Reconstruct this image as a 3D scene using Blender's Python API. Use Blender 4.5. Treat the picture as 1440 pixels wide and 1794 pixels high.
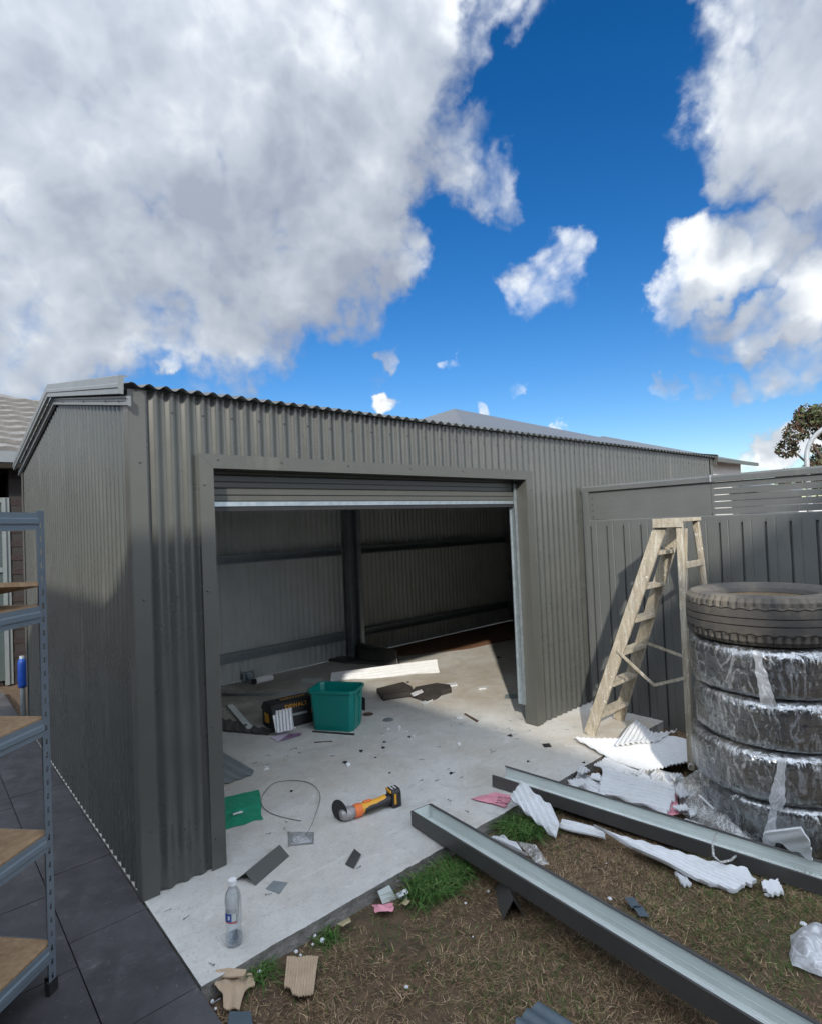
import bpy, bmesh, math, random
import numpy as np
from mathutils import Vector, Matrix, noise as mnoise
random.seed(7); rng = np.random.default_rng(7)
R_ = math.radians
for o in list(bpy.data.objects): bpy.data.objects.remove(o)
S = bpy.context.scene
COL = S.collection

# ------------------------------------------------------------------ camera
EYE = Vector((0, 0, 1.65))
FPX, PCX, PCY = 994.0, 720.0, 897.0
ROT = Matrix(((0.7474, -0.0153, 0.6645), (-0.6631, 0.0464, 0.7471), (-0.0423, -0.9988, 0.0245)))
cam = bpy.data.cameras.new('camera'); camo = bpy.data.objects.new('camera', cam); COL.objects.link(camo)
cx_, cy_, cz_ = ROT.col[0].normalized(), -ROT.col[1], -ROT.col[2]
cz_ = cz_.normalized(); cx_ = (cx_ - cz_*cx_.dot(cz_)).normalized(); cy_ = cz_.cross(cx_)
camo.matrix_world = Matrix(((cx_.x, cy_.x, cz_.x, EYE.x), (cx_.y, cy_.y, cz_.y, EYE.y), (cx_.z, cy_.z, cz_.z, EYE.z), (0, 0, 0, 1)))
cam.sensor_fit = 'HORIZONTAL'; cam.sensor_width = 36; cam.lens = FPX/1440*36
cam.clip_start = .02; cam.clip_end = 2000
S.camera = camo

# ------------------------------------------------------------------ sky, sun, exposure
SUN_EL = math.atan(.75/math.sqrt(2)); SUN_AZ = R_(225)
SKY_STRENGTH = .1; SUN_STRENGTH = 2.0; EXPOSURE = 1.06
S.view_settings.view_transform = 'Standard'; S.view_settings.look = 'None'
S.view_settings.gamma = 1; S.view_settings.use_curve_mapping = False
S.view_settings.exposure = EXPOSURE
sun = bpy.data.lights.new('sun', 'SUN'); suno = bpy.data.objects.new('sun', sun); COL.objects.link(suno)
sun.energy = SUN_STRENGTH; sun.angle = R_(1.2); sun.color = (1, .93, .82)
suno.rotation_euler = Vector((1, 1, -.75)).to_track_quat('-Z', 'Y').to_euler()
suno.location = (-8, -8, 9)

def ray(px, py):
    return ROT @ Vector((px-PCX, py-PCY, FPX))
def at(px, py, z=0.0):                       # point of the photograph on the level z
    d = ray(px, py); t = (z-EYE.z)/d.z
    return EYE + d*t
def aty(px, py, y):
    d = ray(px, py); return EYE + d*(y/d.y)

def make_sky():
    w = bpy.data.worlds.new('World'); S.world = w; w.use_nodes = True
    nt = w.node_tree; nt.nodes.clear()
    N = nt.nodes.new; L = nt.links.new
    g = bpy.data.node_groups.new('cloud_density', 'ShaderNodeTree')
    g.interface.new_socket('dir', in_out='INPUT', socket_type='NodeSocketVector')
    g.interface.new_socket('density', in_out='OUTPUT', socket_type='NodeSocketFloat')
    g.interface.new_socket('mass', in_out='OUTPUT', socket_type='NodeSocketFloat')
    gn, gl = g.nodes.new, g.links.new
    gi, go = gn('NodeGroupInput'), gn('NodeGroupOutput')
    def noi(vec, scale, detail, rough=.6, dist=0):
        n = gn('ShaderNodeTexNoise'); n.inputs['Scale'].default_value = scale
        n.inputs['Detail'].default_value = detail; n.inputs['Roughness'].default_value = rough
        n.inputs['Distortion'].default_value = dist
        gl(vec, n.inputs['Vector']); return n
    def m(op, a, b=None, c=None, clamp=False):
        n = gn('ShaderNodeMath'); n.operation = op; n.use_clamp = clamp
        for i, v in enumerate((a, b, c)):
            if v is None: continue
            if isinstance(v, (int, float)): n.inputs[i].default_value = v
            else: gl(v, n.inputs[i])
        return n.outputs[0]
    warp = noi(gi.outputs[0], 5.0, 4)
    sub = gn('ShaderNodeVectorMath'); sub.operation = 'SUBTRACT'; gl(warp.outputs['Color'], sub.inputs[0]); sub.inputs[1].default_value = (.5, .5, .5)
    sc = gn('ShaderNodeVectorMath'); sc.operation = 'SCALE'; gl(sub.outputs[0], sc.inputs[0]); sc.inputs['Scale'].default_value = .16
    add = gn('ShaderNodeVectorMath'); add.operation = 'ADD'; gl(gi.outputs[0], add.inputs[0]); gl(sc.outputs[0], add.inputs[1])
    w2 = noi(gi.outputs[0], 19.0, 5)
    s2 = gn('ShaderNodeVectorMath'); s2.operation = 'SUBTRACT'; gl(w2.outputs['Color'], s2.inputs[0]); s2.inputs[1].default_value = (.5, .5, .5)
    s3 = gn('ShaderNodeVectorMath'); s3.operation = 'SCALE'; gl(s2.outputs[0], s3.inputs[0]); s3.inputs['Scale'].default_value = .075
    a2 = gn('ShaderNodeVectorMath'); a2.operation = 'ADD'; gl(add.outputs[0], a2.inputs[0]); gl(s3.outputs[0], a2.inputs[1])
    nrm = gn('ShaderNodeVectorMath'); nrm.operation = 'NORMALIZE'; gl(a2.outputs[0], nrm.inputs[0])
    # cloud masses: (x, y, radius) in degrees-like photograph units, then the rest of the sky
    blobs = [(60, 80, 330, 1), (430, 60, 290, 1), (640, 20, 150, 1), (330, 330, 290, 1), (590, 330, 150, 1), (700, 150, 105, .92),
             (800, 262, 75, .66), (880, 290, 60, .56), (850, 240, 50, .52), (900, 335, 45, .48), (690, 450, 78, .86), (430, 510, 130, .95), (330, 590, 80, .82), (40, 400, 250, 1), (20, 610, 110, .9), (130, 550, 50, .66),
             (540, 470, 120, 1), (200, 430, 120, 1), (620, 520, 70, .7),
             (1470, 40, 165, 1), (1400, 170, 105, 1), (1330, 250, 70, .8), (1460, 250, 100, 1), (1290, 200, 40, .55),
             (1240, 440, 72, .95), (1190, 510, 52, .82), (1320, 410, 55, .8), (1390, 430, 60, .66), (1440, 400, 50, .6), (1430, 520, 62, .92), (1340, 545, 55, .85), (1270, 555, 50, .7),
             (965, 480, 70, .62), (925, 525, 50, .58), (1005, 452, 42, .62),
             (1420, 612, 60, .66), (1350, 638, 42, .66), (1290, 655, 34, .62), (1230, 668, 30, .60), (1170, 677, 26, .56), (690, 706, 26, .78), (688, 622, 24, .64), (870, 660, 24, .68), (905, 667, 22, .64), (805, 650, 16, .66),
             (855, 720, 20, .78), (980, 760, 24, .9), (1340, 778, 45, .95), (1390, 752, 36, .9), (1290, 796, 30, .7), (1420, 740, 36, .8), (940, 20, 60, .56), (800, 40, 70, .58), (300, 664, 24, .75), (1260, 822, 25, .7)]
    # where the big clouds are thick (grey) and where the light catches them
    tone = [(560, 440, 190, -.15), (380, 420, 150, -.10), (170, 330, 140, -.08), (690, 440, 80, -.10), (1420, 240, 120, -.18), (1320, 560, 60, -.14), (1350, 800, 40, -.22), (560, 610, 90, -.12),
            (450, 90, 130, .16), (640, 60, 110, .18), (280, 60, 120, .06), (430, 550, 90, .18), (690, 330, 80, .16), (120, 540, 80, .2), (1230, 440, 70, .2), (1430, 505, 60, .2), (1300, 180, 60, .16), (985, 455, 50, .2), (1350, 750, 40, .2)]
    cen = [(ray(x, y).normalized(), r/FPX, wgt) for x, y, r, wgt in blobs]
    fwd = ray(720, 897).normalized(); r2 = random.Random(3)
    while len(cen) < len(blobs)+44:
        a = r2.uniform(0, 2*math.pi); e = math.asin(r2.uniform(.12, 1))
        d = Vector((math.cos(a)*math.cos(e), math.sin(a)*math.cos(e), math.sin(e)))
        if d.angle(fwd) < 1.0 or d.angle(ray(720, 300).normalized()) < .85: continue
        cen.append((d, r2.uniform(.16, .36), r2.uniform(.8, 1)))
    cur = None
    for d, r, wgt in cen:
        dt = gn('ShaderNodeVectorMath'); dt.operation = 'DOT_PRODUCT'; gl(nrm.outputs[0], dt.inputs[0]); dt.inputs[1].default_value = d
        mr = gn('ShaderNodeMapRange'); mr.interpolation_type = 'SMOOTHSTEP'
        mr.inputs['From Min'].default_value = math.cos(min(1.4, r*1.30)); mr.inputs['From Max'].default_value = math.cos(r*.35)
        mr.inputs['To Min'].default_value = 0; mr.inputs['To Max'].default_value = wgt
        gl(dt.outputs['Value'], mr.inputs['Value'])
        cur = mr.outputs[0] if cur is None else m('SMOOTH_MAX', cur, mr.outputs[0], .12)
    n1 = noi(gi.outputs[0], 7.5, 9, .62, .25)
    n2 = noi(gi.outputs[0], 26, 6, .6, .3)
    vo = gn('ShaderNodeTexVoronoi'); vo.feature = 'F1'; vo.inputs['Scale'].default_value = 9.0
    vo.inputs['Detail'].default_value = 2.5; vo.inputs['Roughness'].default_value = .55; vo.inputs['Lacunarity'].default_value = 2.3; gl(add.outputs[0], vo.inputs['Vector'])
    bil = m('MULTIPLY', m('SUBTRACT', .92, vo.outputs['Distance']), .42)
    f = m('ADD', m('ADD', m('MULTIPLY', m('SUBTRACT', n1.outputs['Fac'], .5), .85), m('MULTIPLY', m('SUBTRACT', n2.outputs['Fac'], .5), .22)), bil)
    gl(m('ADD', cur, f), go.inputs[0])
    n3 = noi(gi.outputs[0], 6.5, 3, .5, .4)
    gl(m('ADD', cur, m('ADD', m('MULTIPLY', m('SUBTRACT', n3.outputs['Fac'], .5), 1.1), m('MULTIPLY', bil, .8))), go.inputs[1])
    tc = N('ShaderNodeTexCoord')
    def dens(vec):
        n = N('ShaderNodeGroup'); n.node_tree = g; L(vec, n.inputs[0]); return n.outputs[0], n.outputs[1]
    def M(op, a, b=None, c=None, clamp=False):
        n = N('ShaderNodeMath'); n.operation = op; n.use_clamp = clamp
        for i, v in enumerate((a, b, c)):
            if v is None: continue
            if isinstance(v, (int, float)): n.inputs[i].default_value = v
            else: L(v, n.inputs[i])
        return n.outputs[0]
    D = tc.outputs['Generated']
    d0, m0 = dens(D)
    off = N('ShaderNodeVectorMath'); off.operation = 'ADD'; L(D, off.inputs[0]); off.inputs[1].default_value = (-.035, -.02, .075)
    d1, m1 = dens(off.outputs[0])
    cov = N('ShaderNodeMapRange'); cov.interpolation_type = 'SMOOTHSTEP'; L(d0, cov.inputs['Value'])
    cov.inputs['From Min'].default_value = .32; cov.inputs['From Max'].default_value = .90
    # brightness: tops white, thick undersides grey
    lit = M('ADD', M('MULTIPLY', M('SUBTRACT', m0, m1), .95), .37)
    lit = M('ADD', lit, M('MULTIPLY', M('SUBTRACT', d0, d1), .12))
    big = N('ShaderNodeTexNoise'); big.inputs['Scale'].default_value = 2.6; big.inputs['Detail'].default_value = 2.5; L(D, big.inputs['Vector'])
    lit = M('ADD', lit, M('MULTIPLY', M('SUBTRACT', big.outputs['Fac'], .5), .5))
    wn = N('ShaderNodeTexNoise'); wn.inputs['Scale'].default_value = 7; wn.inputs['Detail'].default_value = 4; L(D, wn.inputs['Vector'])
    ws = N('ShaderNodeVectorMath'); ws.operation = 'MULTIPLY_ADD'; L(wn.outputs['Color'], ws.inputs[0]); ws.inputs[1].default_value = (.2,)*3; ws.inputs[2].default_value = (-.1,)*3
    wa = N('ShaderNodeVectorMath'); wa.operation = 'ADD'; L(D, wa.inputs[0]); L(ws.outputs[0], wa.inputs[1])
    wz = N('ShaderNodeVectorMath'); wz.operation = 'NORMALIZE'; L(wa.outputs[0], wz.inputs[0])
    for x_, y_, r_, w_ in tone:
        dt = N('ShaderNodeVectorMath'); dt.operation = 'DOT_PRODUCT'; L(wz.outputs[0], dt.inputs[0]); dt.inputs[1].default_value = ray(x_, y_).normalized()
        mr = N('ShaderNodeMapRange'); mr.interpolation_type = 'SMOOTHSTEP'; L(dt.outputs['Value'], mr.inputs['Value'])
        mr.inputs['From Min'].default_value = math.cos(r_/FPX*1.5); mr.inputs['From Max'].default_value = 1; mr.inputs['To Max'].default_value = w_
        lit = M('ADD', lit, mr.outputs[0])
    thick = N('ShaderNodeMapRange'); L(d0, thick.inputs['Value']); thick.inputs['From Min'].default_value = .75; thick.inputs['From Max'].default_value = 1.35
    thick.inputs['To Min'].default_value = .12; thick.inputs['To Max'].default_value = -.20
    lit = M('ADD', lit, thick.outputs[0], clamp=True)
    cr = N('ShaderNodeValToRGB'); L(lit, cr.inputs[0])
    e = cr.color_ramp.elements; e[0].position = .0; e[0].color = (.20, .225, .275, 1); e[1].position = 1.0; e[1].color = (.545, .565, .58, 1)
    x = cr.color_ramp.elements.new(.5); x.color = (.315, .345, .39, 1)
    ccol = N('ShaderNodeVectorMath'); ccol.operation = 'SCALE'; L(cr.outputs[0], ccol.inputs[0]); ccol.inputs['Scale'].default_value = .86/SKY_STRENGTH
    sky = N('ShaderNodeTexSky'); sky.sky_type = 'NISHITA'; sky.sun_disc = False
    sky.sun_elevation = SUN_EL; sky.sun_rotation = SUN_AZ; sky.air_density = 1.0; sky.dust_density = .25; sky.ozone_density = 3.0
    hs = N('ShaderNodeHueSaturation'); hs.inputs['Saturation'].default_value = 1.37; hs.inputs['Value'].default_value = .63; hs.inputs['Hue'].default_value = .508
    L(sky.outputs[0], hs.inputs['Color'])
    # forward scattering, strengthened to lift the ambient: clouds nearer the sun are brighter
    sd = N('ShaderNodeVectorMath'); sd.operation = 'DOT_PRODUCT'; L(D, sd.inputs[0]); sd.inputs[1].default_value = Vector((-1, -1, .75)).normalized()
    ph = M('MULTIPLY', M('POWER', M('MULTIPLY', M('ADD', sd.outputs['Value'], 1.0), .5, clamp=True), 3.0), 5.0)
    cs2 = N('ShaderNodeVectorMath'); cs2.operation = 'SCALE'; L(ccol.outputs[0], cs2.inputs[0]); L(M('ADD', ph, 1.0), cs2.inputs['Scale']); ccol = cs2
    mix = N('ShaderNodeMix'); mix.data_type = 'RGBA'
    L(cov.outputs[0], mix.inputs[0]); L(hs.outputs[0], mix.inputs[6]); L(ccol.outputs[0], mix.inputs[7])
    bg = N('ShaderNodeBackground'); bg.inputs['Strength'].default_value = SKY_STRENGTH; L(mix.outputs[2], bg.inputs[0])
    out = N('ShaderNodeOutputWorld'); L(bg.outputs[0], out.inputs[0])
    w.cycles.sampling_method = 'MANUAL'; w.cycles.sample_map_resolution = 512
make_sky()
S.cycles.max_bounces = 9; S.cycles.diffuse_bounces = 6; S.cycles.transparent_max_bounces = 16

# ------------------------------------------------------------------ materials
def mat(name, c1, c2=None, scale=6, rough=.6, metal=0, bump=0, bscale=60, detail=6, rvar=0, spec=.5, stops=None, stretch=None, c3=None, c3scale=1.5, c3amt=.5, coord='Object', wave=0):
    m = bpy.data.materials.new(name); m.use_nodes = True; nt = m.node_tree; N = nt.nodes.new; L = nt.links.new
    b = nt.nodes['Principled BSDF']
    b.inputs['Roughness'].default_value = rough; b.inputs['Metallic'].default_value = metal; b.inputs['Specular IOR Level'].default_value = spec
    tc = N('ShaderNodeTexCoord'); vec = tc.outputs[coord]
    if stretch:
        mp = N('ShaderNodeMapping'); mp.inputs['Scale'].default_value = stretch; L(vec, mp.inputs[0]); vec = mp.outputs[0]
    c2 = c2 or tuple(x*.8 for x in c1)
    n = N('ShaderNodeTexNoise'); n.inputs['Scale'].default_value = scale; n.inputs['Detail'].default_value = detail; n.inputs['Roughness'].default_value = .65; L(vec, n.inputs[0])
    r = N('ShaderNodeValToRGB'); L(n.outputs['Fac'], r.inputs[0])
    e = r.color_ramp.elements; e[0].position, e[1].position = stops or (.35, .68); e[0].color = (*c2, 1); e[1].color = (*c1, 1)
    colr = r.outputs[0]
    if c3:
        n3 = N('ShaderNodeTexNoise'); n3.inputs['Scale'].default_value = c3scale; n3.inputs['Detail'].default_value = 7; n3.inputs['Roughness'].default_value = .7; L(vec, n3.inputs[0])
        mr = N('ShaderNodeMapRange'); L(n3.outputs['Fac'], mr.inputs[0]); mr.inputs[1].default_value = .52; mr.inputs[2].default_value = .72; mr.inputs[4].default_value = c3amt
        mx = N('ShaderNodeMix'); mx.data_type = 'RGBA'; L(mr.outputs[0], mx.inputs[0]); L(colr, mx.inputs[6]); mx.inputs[7].default_value = (*c3, 1); colr = mx.outputs[2]
    L(colr, b.inputs['Base Color'])
    if rvar:
        mr = N('ShaderNodeMapRange'); L(n.outputs['Fac'], mr.inputs[0]); mr.inputs[3].default_value = max(0.05, rough-rvar); mr.inputs[4].default_value = rough+rvar; L(mr.outputs[0], b.inputs['Roughness'])
    if bump:
        nb = N('ShaderNodeTexNoise'); nb.inputs['Scale'].default_value = bscale; nb.inputs['Detail'].default_value = 5; L(vec, nb.inputs[0])
        bp = N('ShaderNodeBump'); bp.inputs['Strength'].default_value = bump; bp.inputs['Distance'].default_value = .01; L(nb.outputs['Fac'], bp.inputs['Height']); L(bp.outputs[0], b.inputs['Normal'])
    return m
def film(name, clear=.7, tint=(.85, .88, .9), rough=.12, bscale=35, bump=.8, white=.35, stretch=(1, 1, 1), milk=.05):
    """clear plastic film: mostly see-through, glossy, milky, with highlights painted as pale streaks"""
    m = bpy.data.materials.new(name); m.use_nodes = True; nt = m.node_tree; nt.nodes.clear(); N = nt.nodes.new; L = nt.links.new
    tc = N('ShaderNodeTexCoord'); mp = N('ShaderNodeMapping'); mp.inputs['Scale'].default_value = stretch; L(tc.outputs['Object'], mp.inputs[0])
    oi = N('ShaderNodeObjectInfo'); sc = N('ShaderNodeMath'); sc.operation = 'MULTIPLY'; L(oi.outputs['Random'], sc.inputs[0]); sc.inputs[1].default_value = 37.0; L(sc.outputs[0], mp.inputs['Location'])
    nz = N('ShaderNodeTexNoise'); nz.inputs['Scale'].default_value = bscale; nz.inputs['Detail'].default_value = 4; nz.inputs['Distortion'].default_value = 1.2; L(mp.outputs[0], nz.inputs[0])
    bp = N('ShaderNodeBump'); bp.inputs['Strength'].default_value = bump; bp.inputs['Distance'].default_value = .02; L(nz.outputs['Fac'], bp.inputs['Height'])
    tr = N('ShaderNodeBsdfTransparent'); tr.inputs[0].default_value = (.97, .97, .97, 1)
    gl = N('ShaderNodeBsdfGlossy'); gl.inputs['Roughness'].default_value = rough; gl.inputs[0].default_value = (.9, .93, .95, 1); L(bp.outputs[0], gl.inputs['Normal'])
    df = N('ShaderNodeBsdfDiffuse'); df.inputs[0].default_value = (*tint, 1)
    n2 = N('ShaderNodeTexNoise'); n2.inputs['Scale'].default_value = bscale*.35; n2.inputs['Detail'].default_value = 5; n2.inputs['Distortion'].default_value = 2.2; L(mp.outputs[0], n2.inputs[0])
    cr = N('ShaderNodeValToRGB'); L(n2.outputs['Fac'], cr.inputs[0]); e = cr.color_ramp.elements
    e[0].position = .0; e[0].color = (milk, milk, milk, 1); e[1].position = .472; e[1].color = (milk, milk, milk, 1)
    for ps, v in ((.495, white), (.506, white), (.53, milk), (.62, milk*1.5), (.66, white*.7), (.68, milk)):  # pale diffuse streaks painted in for glints on the folds
        x = cr.color_ramp.elements.new(ps); x.color = (v, v, v, 1)
    m1 = N('ShaderNodeMixShader'); m1.inputs[0].default_value = 1-clear; L(tr.outputs[0], m1.inputs[1]); L(gl.outputs[0], m1.inputs[2])
    m2 = N('ShaderNodeMixShader'); L(cr.outputs[0], m2.inputs[0]); L(m1.outputs[0], m2.inputs[1]); L(df.outputs[0], m2.inputs[2])
    o = N('ShaderNodeOutputMaterial'); L(m2.outputs[0], o.inputs[0])
    return m
def attr_mat(name, rough=.8, trans=0):
    m = bpy.data.materials.new(name); m.use_nodes = True; nt = m.node_tree
    a = nt.nodes.new('ShaderNodeAttribute'); a.attribute_name = 'tone'
    b = nt.nodes['Principled BSDF']; b.inputs['Roughness'].default_value = rough; b.inputs['Specular IOR Level'].default_value = .2
    nt.links.new(a.outputs['Color'], b.inputs['Base Color'])
    return m
K = {}
K['cladding'] = mat('grey_cladding', (.073, .077, .071), (.065, .068, .063), 3, .28, 0, .03, 90, rvar=.05, spec=.65, c3=(.11, .108, .097), c3scale=2.2, c3amt=.3)
K['cladding_in'] = mat('cladding_backing', (.50, .525, .52), (.43, .455, .45), 3, .5)
def two_sided(m, inner):
    nt = m.node_tree; b = nt.nodes['Principled BSDF']; src = b.inputs['Base Color'].links[0].from_socket
    g = nt.nodes.new('ShaderNodeNewGeometry'); x = nt.nodes.new('ShaderNodeMix'); x.data_type = 'RGBA'
    nt.links.new(g.outputs['Backfacing'], x.inputs[0]); nt.links.new(src, x.inputs[6]); x.inputs[7].default_value = (*inner, 1); nt.links.new(x.outputs[2], b.inputs['Base Color'])
K['trim'] = mat('grey_trim', (.084, .086, .078), (.077, .079, .072), 5, .33, 0, .02, 60, rvar=.04)
K['barge'] = mat('pale_filmed_steel', (.165, .18, .188), (.14, .155, .162), 8, .33, 0, .02, 80)
K['galv'] = mat('galvanised_steel', (.50, .56, .59), (.36, .42, .46), 26, .38, .75, .02, 80, rvar=.08)
K['darksteel'] = mat('frame_steel', (.26, .30, .325), (.21, .245, .265), 12, .42, .25)
K['pale'] = mat('pale_backing_coat', (.62, .67, .645), (.56, .61, .59), 4, .42, 0, .03, 40, c3=(.7, .72, .69), c3scale=5, c3amt=.25)
K['guttergrey'] = mat('dark_grey_gutter', (.075, .074, .072), (.064, .064, .062), 6, .42, c3=(.13, .12, .10), c3scale=6, c3amt=.35)
K['concrete'] = mat('pale_concrete', (.64, .635, .60), (.53, .53, .505), 3.2, .85, 0, .35, 120, 12, stops=(.3, .7), c3=(.40, .36, .30), c3scale=1.3, c3amt=.42)
def layers(m, specs, coord='Object'):
    """stains, dust and wear: (scale, low, high, colour, amount, detail, stretch, distortion, box) over a base colour"""
    nt = m.node_tree; N = nt.nodes.new; L = nt.links.new; b = nt.nodes['Principled BSDF']; c = b.inputs['Base Color'].links[0].from_socket
    tc = N('ShaderNodeTexCoord'); geo = N('ShaderNodeNewGeometry')
    for sp in specs:
        scale, lo, hi, colr, amt, detail, stretch, dist, box = (list(sp)+[6, None, 0, None][len(sp)-5:])[:9]
        vec = tc.outputs[coord] if coord != 'World' else geo.outputs['Position']
        if stretch: mp = N('ShaderNodeMapping'); mp.inputs['Scale'].default_value = stretch; L(vec, mp.inputs[0]); vec = mp.outputs[0]
        n = N('ShaderNodeTexNoise'); n.inputs['Scale'].default_value = scale; n.inputs['Detail'].default_value = detail; n.inputs['Roughness'].default_value = .68; n.inputs['Distortion'].default_value = dist; L(vec, n.inputs[0])
        r = N('ShaderNodeMapRange'); L(n.outputs['Fac'], r.inputs[0]); r.inputs[1].default_value = lo; r.inputs[2].default_value = hi; r.inputs[4].default_value = amt; f = r.outputs[0]
        if box:                                    # soft patch: centre, radius
            sb = N('ShaderNodeVectorMath'); sb.operation = 'DISTANCE'; L(geo.outputs['Position'], sb.inputs[0]); sb.inputs[1].default_value = box[0]
            q = N('ShaderNodeMapRange'); L(sb.outputs['Value'], q.inputs[0]); q.inputs[1].default_value = box[1]; q.inputs[2].default_value = box[1]*.35
            mu = N('ShaderNodeMath'); mu.operation = 'MULTIPLY'; L(f, mu.inputs[0]); L(q.outputs[0], mu.inputs[1]); f = mu.outputs[0]
        x = N('ShaderNodeMix'); x.data_type = 'RGBA'; L(f, x.inputs[0]); L(c, x.inputs[6]); x.inputs[7].default_value = (*colr, 1); c = x.outputs[2]
    L(c, b.inputs['Base Color'])
layers(K['concrete'], [
    (.9, .47, .70, (.42, .365, .28), .6, 10, None, .6), (2.6, .52, .70, (.40, .375, .33), .5, 9, None, 1.0),
    (14, .54, .70, (.36, .355, .34), .45), (60, .58, .70, (.28, .27, .25), .6, 3), (130, .62, .72, (.22, .21, .2), .6, 2),
    (5, .60, .72, (.31, .28, .24), .65, 10, (1, 3.5, 1), 1.5), (22, .64, .74, (.80, .80, .78), .5, 4, (2.5, 1, 1)), (3, .58, .66, (.76, .76, .74), .35, 10, (1, 2, 1), 2),
    (2.2, .34, .60, (.20, .165, .13), .75, 8, None, .5, ((2.2, 5.6, 0), 1.6)), (3.0, .36, .62, (.42, .33, .23), .6, 8, None, .5, ((4.2, 4.1, 0), 1.1)), (3.0, .36, .62, (.44, .36, .27), .6, 8, None, .5, ((4.1, 2.4, 0), .8)),
    (2.5, .40, .62, (.36, .33, .28), .6, 8, None, .5, ((5.0, 4.6, 0), 1.2))])
layers(K['cladding'], [(6, .56, .74, (.17, .165, .15), .35, 8, (1, 1, .15), .4), (40, .66, .74, (.19, .185, .17), .4, 4), (3, .60, .72, (.055, .056, .052), .3, 8, (1, 1, .25))])
two_sided(K['cladding'], (.50, .525, .52))      # painted outside, pale backing coat inside
layers(K['trim'], [(9, .58, .74, (.16, .155, .14), .35, 8, (1, 1, .3)), (60, .66, .74, (.18, .175, .16), .4, 3)])
K['slabedge'] = mat('stained_slab_edge', (.30, .29, .27), (.15, .145, .13), 14, .9, 0, .8, 60)
K['tile'] = mat('dark_slate_tile', (.080, .078, .083), (.050, .049, .053), 7, .6, 0, .18, 45, 9, rvar=.1, spec=.22, c3=(.17, .165, .17), c3scale=3.5, c3amt=.45)
layers(K['tile'], [(1.6, .5, .7, (.13, .13, .135), .5, 10, None, .8), (9, .62, .72, (.22, .215, .21), .5, 8, (1, 2.5, 1), 1.5), (30, .66, .74, (.26, .25, .24), .5, 4)], 'World')
K['mortar'] = mat('dark_mortar', (.03, .027, .025), None, 20, .9)
K['grout'] = mat('tile_grout', (.085, .083, .085), None, 20, .9)
K['soil'] = mat('thatchy_soil', (.155, .10, .06), (.06, .039, .024), 14, .95, 0, .9, 70, 9, c3=(.085, .085, .038), c3scale=2.2, c3amt=.5)
K['grass'] = attr_mat('grass_blades', .75)
K['foam'] = mat('white_foam', (.70, .715, .73), (.62, .64, .66), 30, .6, 0, .25, 160, c3=(.50, .47, .42), c3scale=9, c3amt=.3)
K['card'] = mat('torn_cardboard', (.50, .385, .265), (.40, .30, .20), 12, .9, 0, .2, 90)
K['fence'] = mat('fence_grey', (.112, .118, .114), (.10, .105, .102), 4, .42, 0, .03, 60, rvar=.05)
layers(K['fence'], [(5, .56, .74, (.19, .185, .17), .35, 8, (1, 1, .2), .4), (50, .66, .74, (.2, .195, .18), .4, 3), (3, .35, .6, (.20, .17, .13), .45, 8, None, .4, ((4.5, 1.8, -.1), .45))], 'World')
K['timber'] = mat('weathered_timber', (.46, .405, .31), (.29, .25, .185), 5, .8, 0, .35, 50, 9, stretch=(6, 6, 1), c3=(.66, .65, .60), c3scale=9, c3amt=.75)
layers(K['timber'], [(28, .64, .68, (.74, .73, .70), .75, 3), (7, .64, .70, (.66, .66, .63), .6, 6), (22, .62, .72, (.14, .115, .085), .6, 6, (1, 1, .3)), (90, .64, .70, (.10, .08, .06), .6, 2)])
K['rubber'] = mat('dusty_rubber', (.075, .073, .072), (.045, .045, .047), 9, .7, 0, .25, 120, 8, c3=(.16, .135, .10), c3scale=3.2, c3amt=.55)
K['rubber_dust'] = mat('mud_dusted_rubber', (.125, .11, .088), (.060, .057, .055), 5, .85, 0, .3, 120, 8, c3=(.24, .20, .145), c3scale=2.5, c3amt=.6)
K['sidewall_dust'] = mat('dusty_sidewall', (.40, .30, .19), (.26, .20, .13), 6, .9, 0, .2, 80)
K['wrap'] = film('stretch_wrap', .67, (.68, .72, .75), .10, 22, .75, .24, (1, 1, .36), .012)
K['film'] = film('clear_film', .72, (.66, .66, .62), .25, 24, 1.0, .6, (1, 1, 1), .20)
K['bagfilm'] = film('milky_plastic_bag', .72, (.74, .76, .79), .28, 18, .9, .85, (1, 1, 1), .42)
K['clam'] = film('clear_blister', .84, (.8, .82, .84), .10, 60, .5, .45, (1, 1, 1), .06)
K['rack'] = mat('blue_grey_rack_steel', (.135, .165, .195), (.115, .14, .165), 5, .42, 0, .02, 90, rvar=.06)
K['rackpale'] = mat('rack_beam_steel', (.16, .20, .235), (.14, .175, .205), 5, .36, .1)
K['particle'] = mat('particleboard', (.42, .285, .165), (.29, .185, .10), 40, .85, 0, .1, 200, 5, c3=(.25, .15, .085), c3scale=4, c3amt=.5)
K['dark'] = mat('black_plastic', (.022, .022, .024), (.016, .016, .018), 10, .5, 0, .1, 90)
K['teal'] = mat('teal_plastic', (.0, .215, .185), (.0, .19, .165), 5, .36, 0, .03, 70)
K['yellow'] = mat('yellow_plastic', (.80, .40, .03), (.70, .34, .025), 20, .45)
K['orange'] = mat('faded_orange_plastic', (.85, .17, .05), (.75, .2, .05), 20, .5)
K['cast'] = mat('scuffed_cast_metal', (.42, .40, .40), (.26, .25, .25), 40, .5, .4, .3, 120)
K['disc'] = mat('abrasive_disc', (.045, .045, .048), (.03, .03, .03), 90, .9, 0, .3, 300)
K['greenbag'] = mat('green_poly_bag', (.03, .33, .20), (.02, .25, .14), 9, .35, 0, .5, 30)
K['white'] = mat('white_plastic', (.80, .81, .82), (.75, .76, .77), 20, .45)
K['paper'] = mat('lilac_paper', (.66, .60, .72), (.60, .55, .66), 8, .7)
K['purple'] = mat('purple_print', (.16, .07, .16), (.35, .25, .38), 30, .6)
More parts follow.
